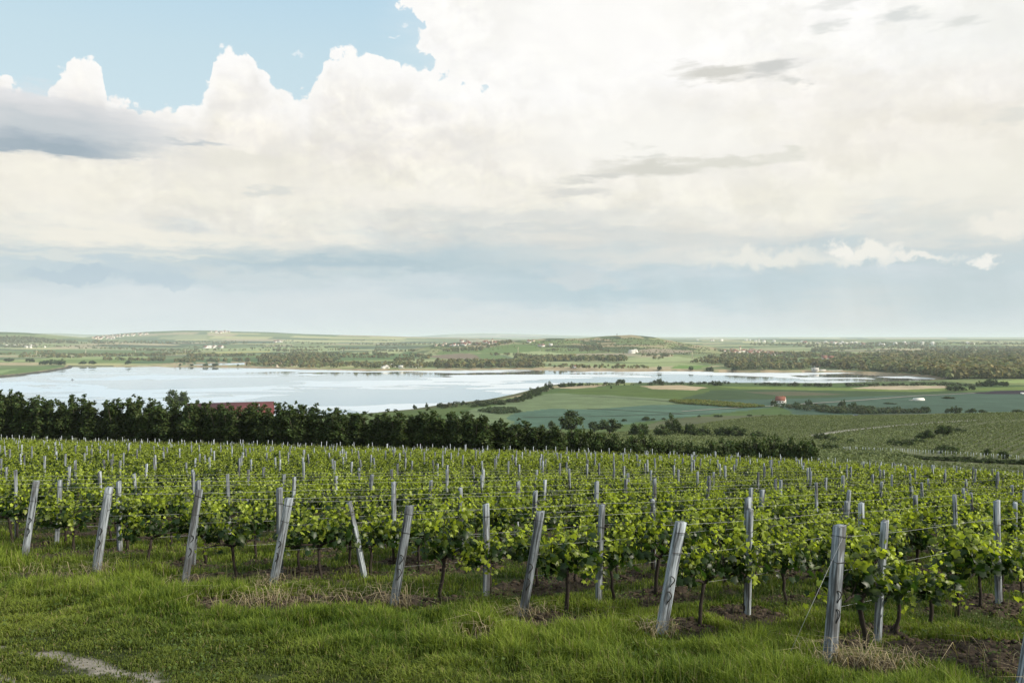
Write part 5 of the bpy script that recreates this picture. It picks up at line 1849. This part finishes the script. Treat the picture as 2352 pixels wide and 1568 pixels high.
    vs = [(sx * 6, cos(pi * k / n) * 3.2, sin(pi * k / n) * 2.9) for sx in (-1, 1) for k in range(n + 1)]
    b.add(vs, [(k, k + 1, n + 2 + k, n + 1 + k) for k in range(n)] + [tuple(range(n, -1, -1)), tuple(range(n + 1, 2 * n + 2))])
    link('cover', b.mesh('cover'), M_WALL, t)
    b = MB(); b.box((-9, 0, .35), (6, 2, .7)); link('trough', b.mesh('trough'), M_CONC, t)

    def car(name, label, px, py, lo, mat, van, rz):
        x, y, z = ground(px, py, lo)
        t = thing(name, label, 'van' if van else 'car', (x, y, z + .05), (0, 0, rz))
        h = 2.3 if van else 1.45
        prof = [(-2.2, .35), (2.2, .35), (2.25, .8), (1.5, .95), (.9, h), (-1.9, h) if van else (-1.2, h), (-2.2, h - .2) if van else (-2.0, .95), (-2.25, .8)]
        b = MB()
        n = len(prof)
        b.add([(p[0], s * .85, p[1]) for s in (-1, 1) for p in prof], [tuple(range(n)), tuple(range(2 * n - 1, n - 1, -1))] + [(k, n + k, n + (k + 1) % n, (k + 1) % n) for k in range(n)])
        link('body', b.mesh('body'), mat, t)
        for s in (-1, 1):
            b = MB(); b.box((0, s * .86, h - .42), (1.7, .03, .38)); link('window', b.mesh('window'), M_DARK, t)
            for wx in (-1.4, 1.4):
                b = MB(); b.tube([(wx, s * .88, .33), (wx, s * .68, .33)], .33, 12); link('wheel', b.mesh('wheel'), M_DARK, t)
    car('parked_car', 'dark car standing by the edge of the vineyard slope', 1966, 957.5, 380, plain_mat('dark_blue_paint', (.02, .025, .05), .3, .05, 1, .5), False, 0.1)
    car('delivery_van', 'white van by the ploughed dark field', 2348, 905, 700, plain_mat('white_paint', (.8, .8, .8), .3, .03, 1, .5), True, 0.0)
    x, y = on_plain(167, 872.5)
    t = thing('boat', 'tiny dark boat alone on the lake', 'boat', (x, y, 0), (0, 0, .4))
    b = MB()
    pr = [(-2.6, .8), (-1, 1.0), (1.2, .9), (3.0, 0), (1.2, -.9), (-1, -1.0), (-2.6, -.8)]
    b.add([(p[0] * .8, p[1] * .7, -.2) for p in pr] + [(*p, .8) for p in pr], [tuple(range(6, -1, -1))] + [(k, (k + 1) % 7, 7 + (k + 1) % 7, 7 + k) for k in range(7)] + [tuple(range(7, 14))])
    link('hull', b.mesh('hull'), M_TRUNK, t)
    b = MB(); b.box((-.6, 0, 1.4), (1.8, 1.3, 1.3)); link('cabin', b.mesh('cabin'), M_DARK, t)

    # pylons
    m_py = plain_mat('pylon_steel', (0.50, 0.47, 0.33), .6, .1, 1)
    b = MB()
    H = 27.0
    for sx, sy in ((-1, -1), (1, -1), (1, 1), (-1, 1)):
        b.tube([(sx * 1.7, sy * 1.7, -1), (sx * .55, sy * .55, 18), (sx * .15, sy * .15, H)], .45, 4)
    for k in range(9):
        z0, z1 = k * 2.4, (k + 1) * 2.4
        w0, w1 = np.interp(z0, [0, 18, H], [1.7, .55, .15]), np.interp(z1, [0, 18, H], [1.7, .55, .15])
        for s in (-1, 1):
            b.tube([(-w0, s * w0, z0), (w1, s * w1, z1)], .2, 4)
            b.tube([(s * w0, w0, z0), (s * w1, -w1, z1)], .12, 4)
    mast = b.mesh('mast')
    mast.materials.append(m_py)
    b = MB()
    for zz, l in ((19, 4.2), (22.2, 3.2), (25, 2.4)):
        b.tube([(-l, 0, zz), (0, 0, zz + .7), (l, 0, zz)], .16, 4)
        b.tube([(-l, 0, zz), (l, 0, zz)], .12, 4)
    arms = b.mesh('crossarms')
    arms.materials.append(m_py)
    for i, (px, py) in enumerate([(84, 818), (197, 818), (311, 817), (426, 816), (544, 815), (665, 814), (787, 813), (915, 812), (1056, 809), (1190, 811), (1590, 824), (1743, 829)]):
        x, y, z = ground(px, py, 1800)
        t = thing('pylon', f'thin yellowish pylon on the far plain, {ordinal(i + 1)} of the line running towards the vineyard hill', 'pylon', (x, y, z), (0, 0, .3), 'pylons of the line across the far plain')
        link('mast', mast, None, t)
        link('crossarms', arms, None, t)


villages()


# ----------------------------------------------------------------- the air
def build_haze():
    m, N = material('haze')
    v = N.n('ShaderNodeVolumePrincipled', {'Color': (0.82, 0.92, 1.0, 1), 'Density': HAZE, 'Anisotropy': 0.0}).outputs[0]
    finish(N, None, volume=v)
    b = MB()
    b.box((0, 0, 112), (230000, 230000, 244))
    link('haze', b.mesh('haze'), m, kind='stuff', label='pale even haze over the far plain and hills', category='haze')


HAZE = 4.4e-5
build_haze()
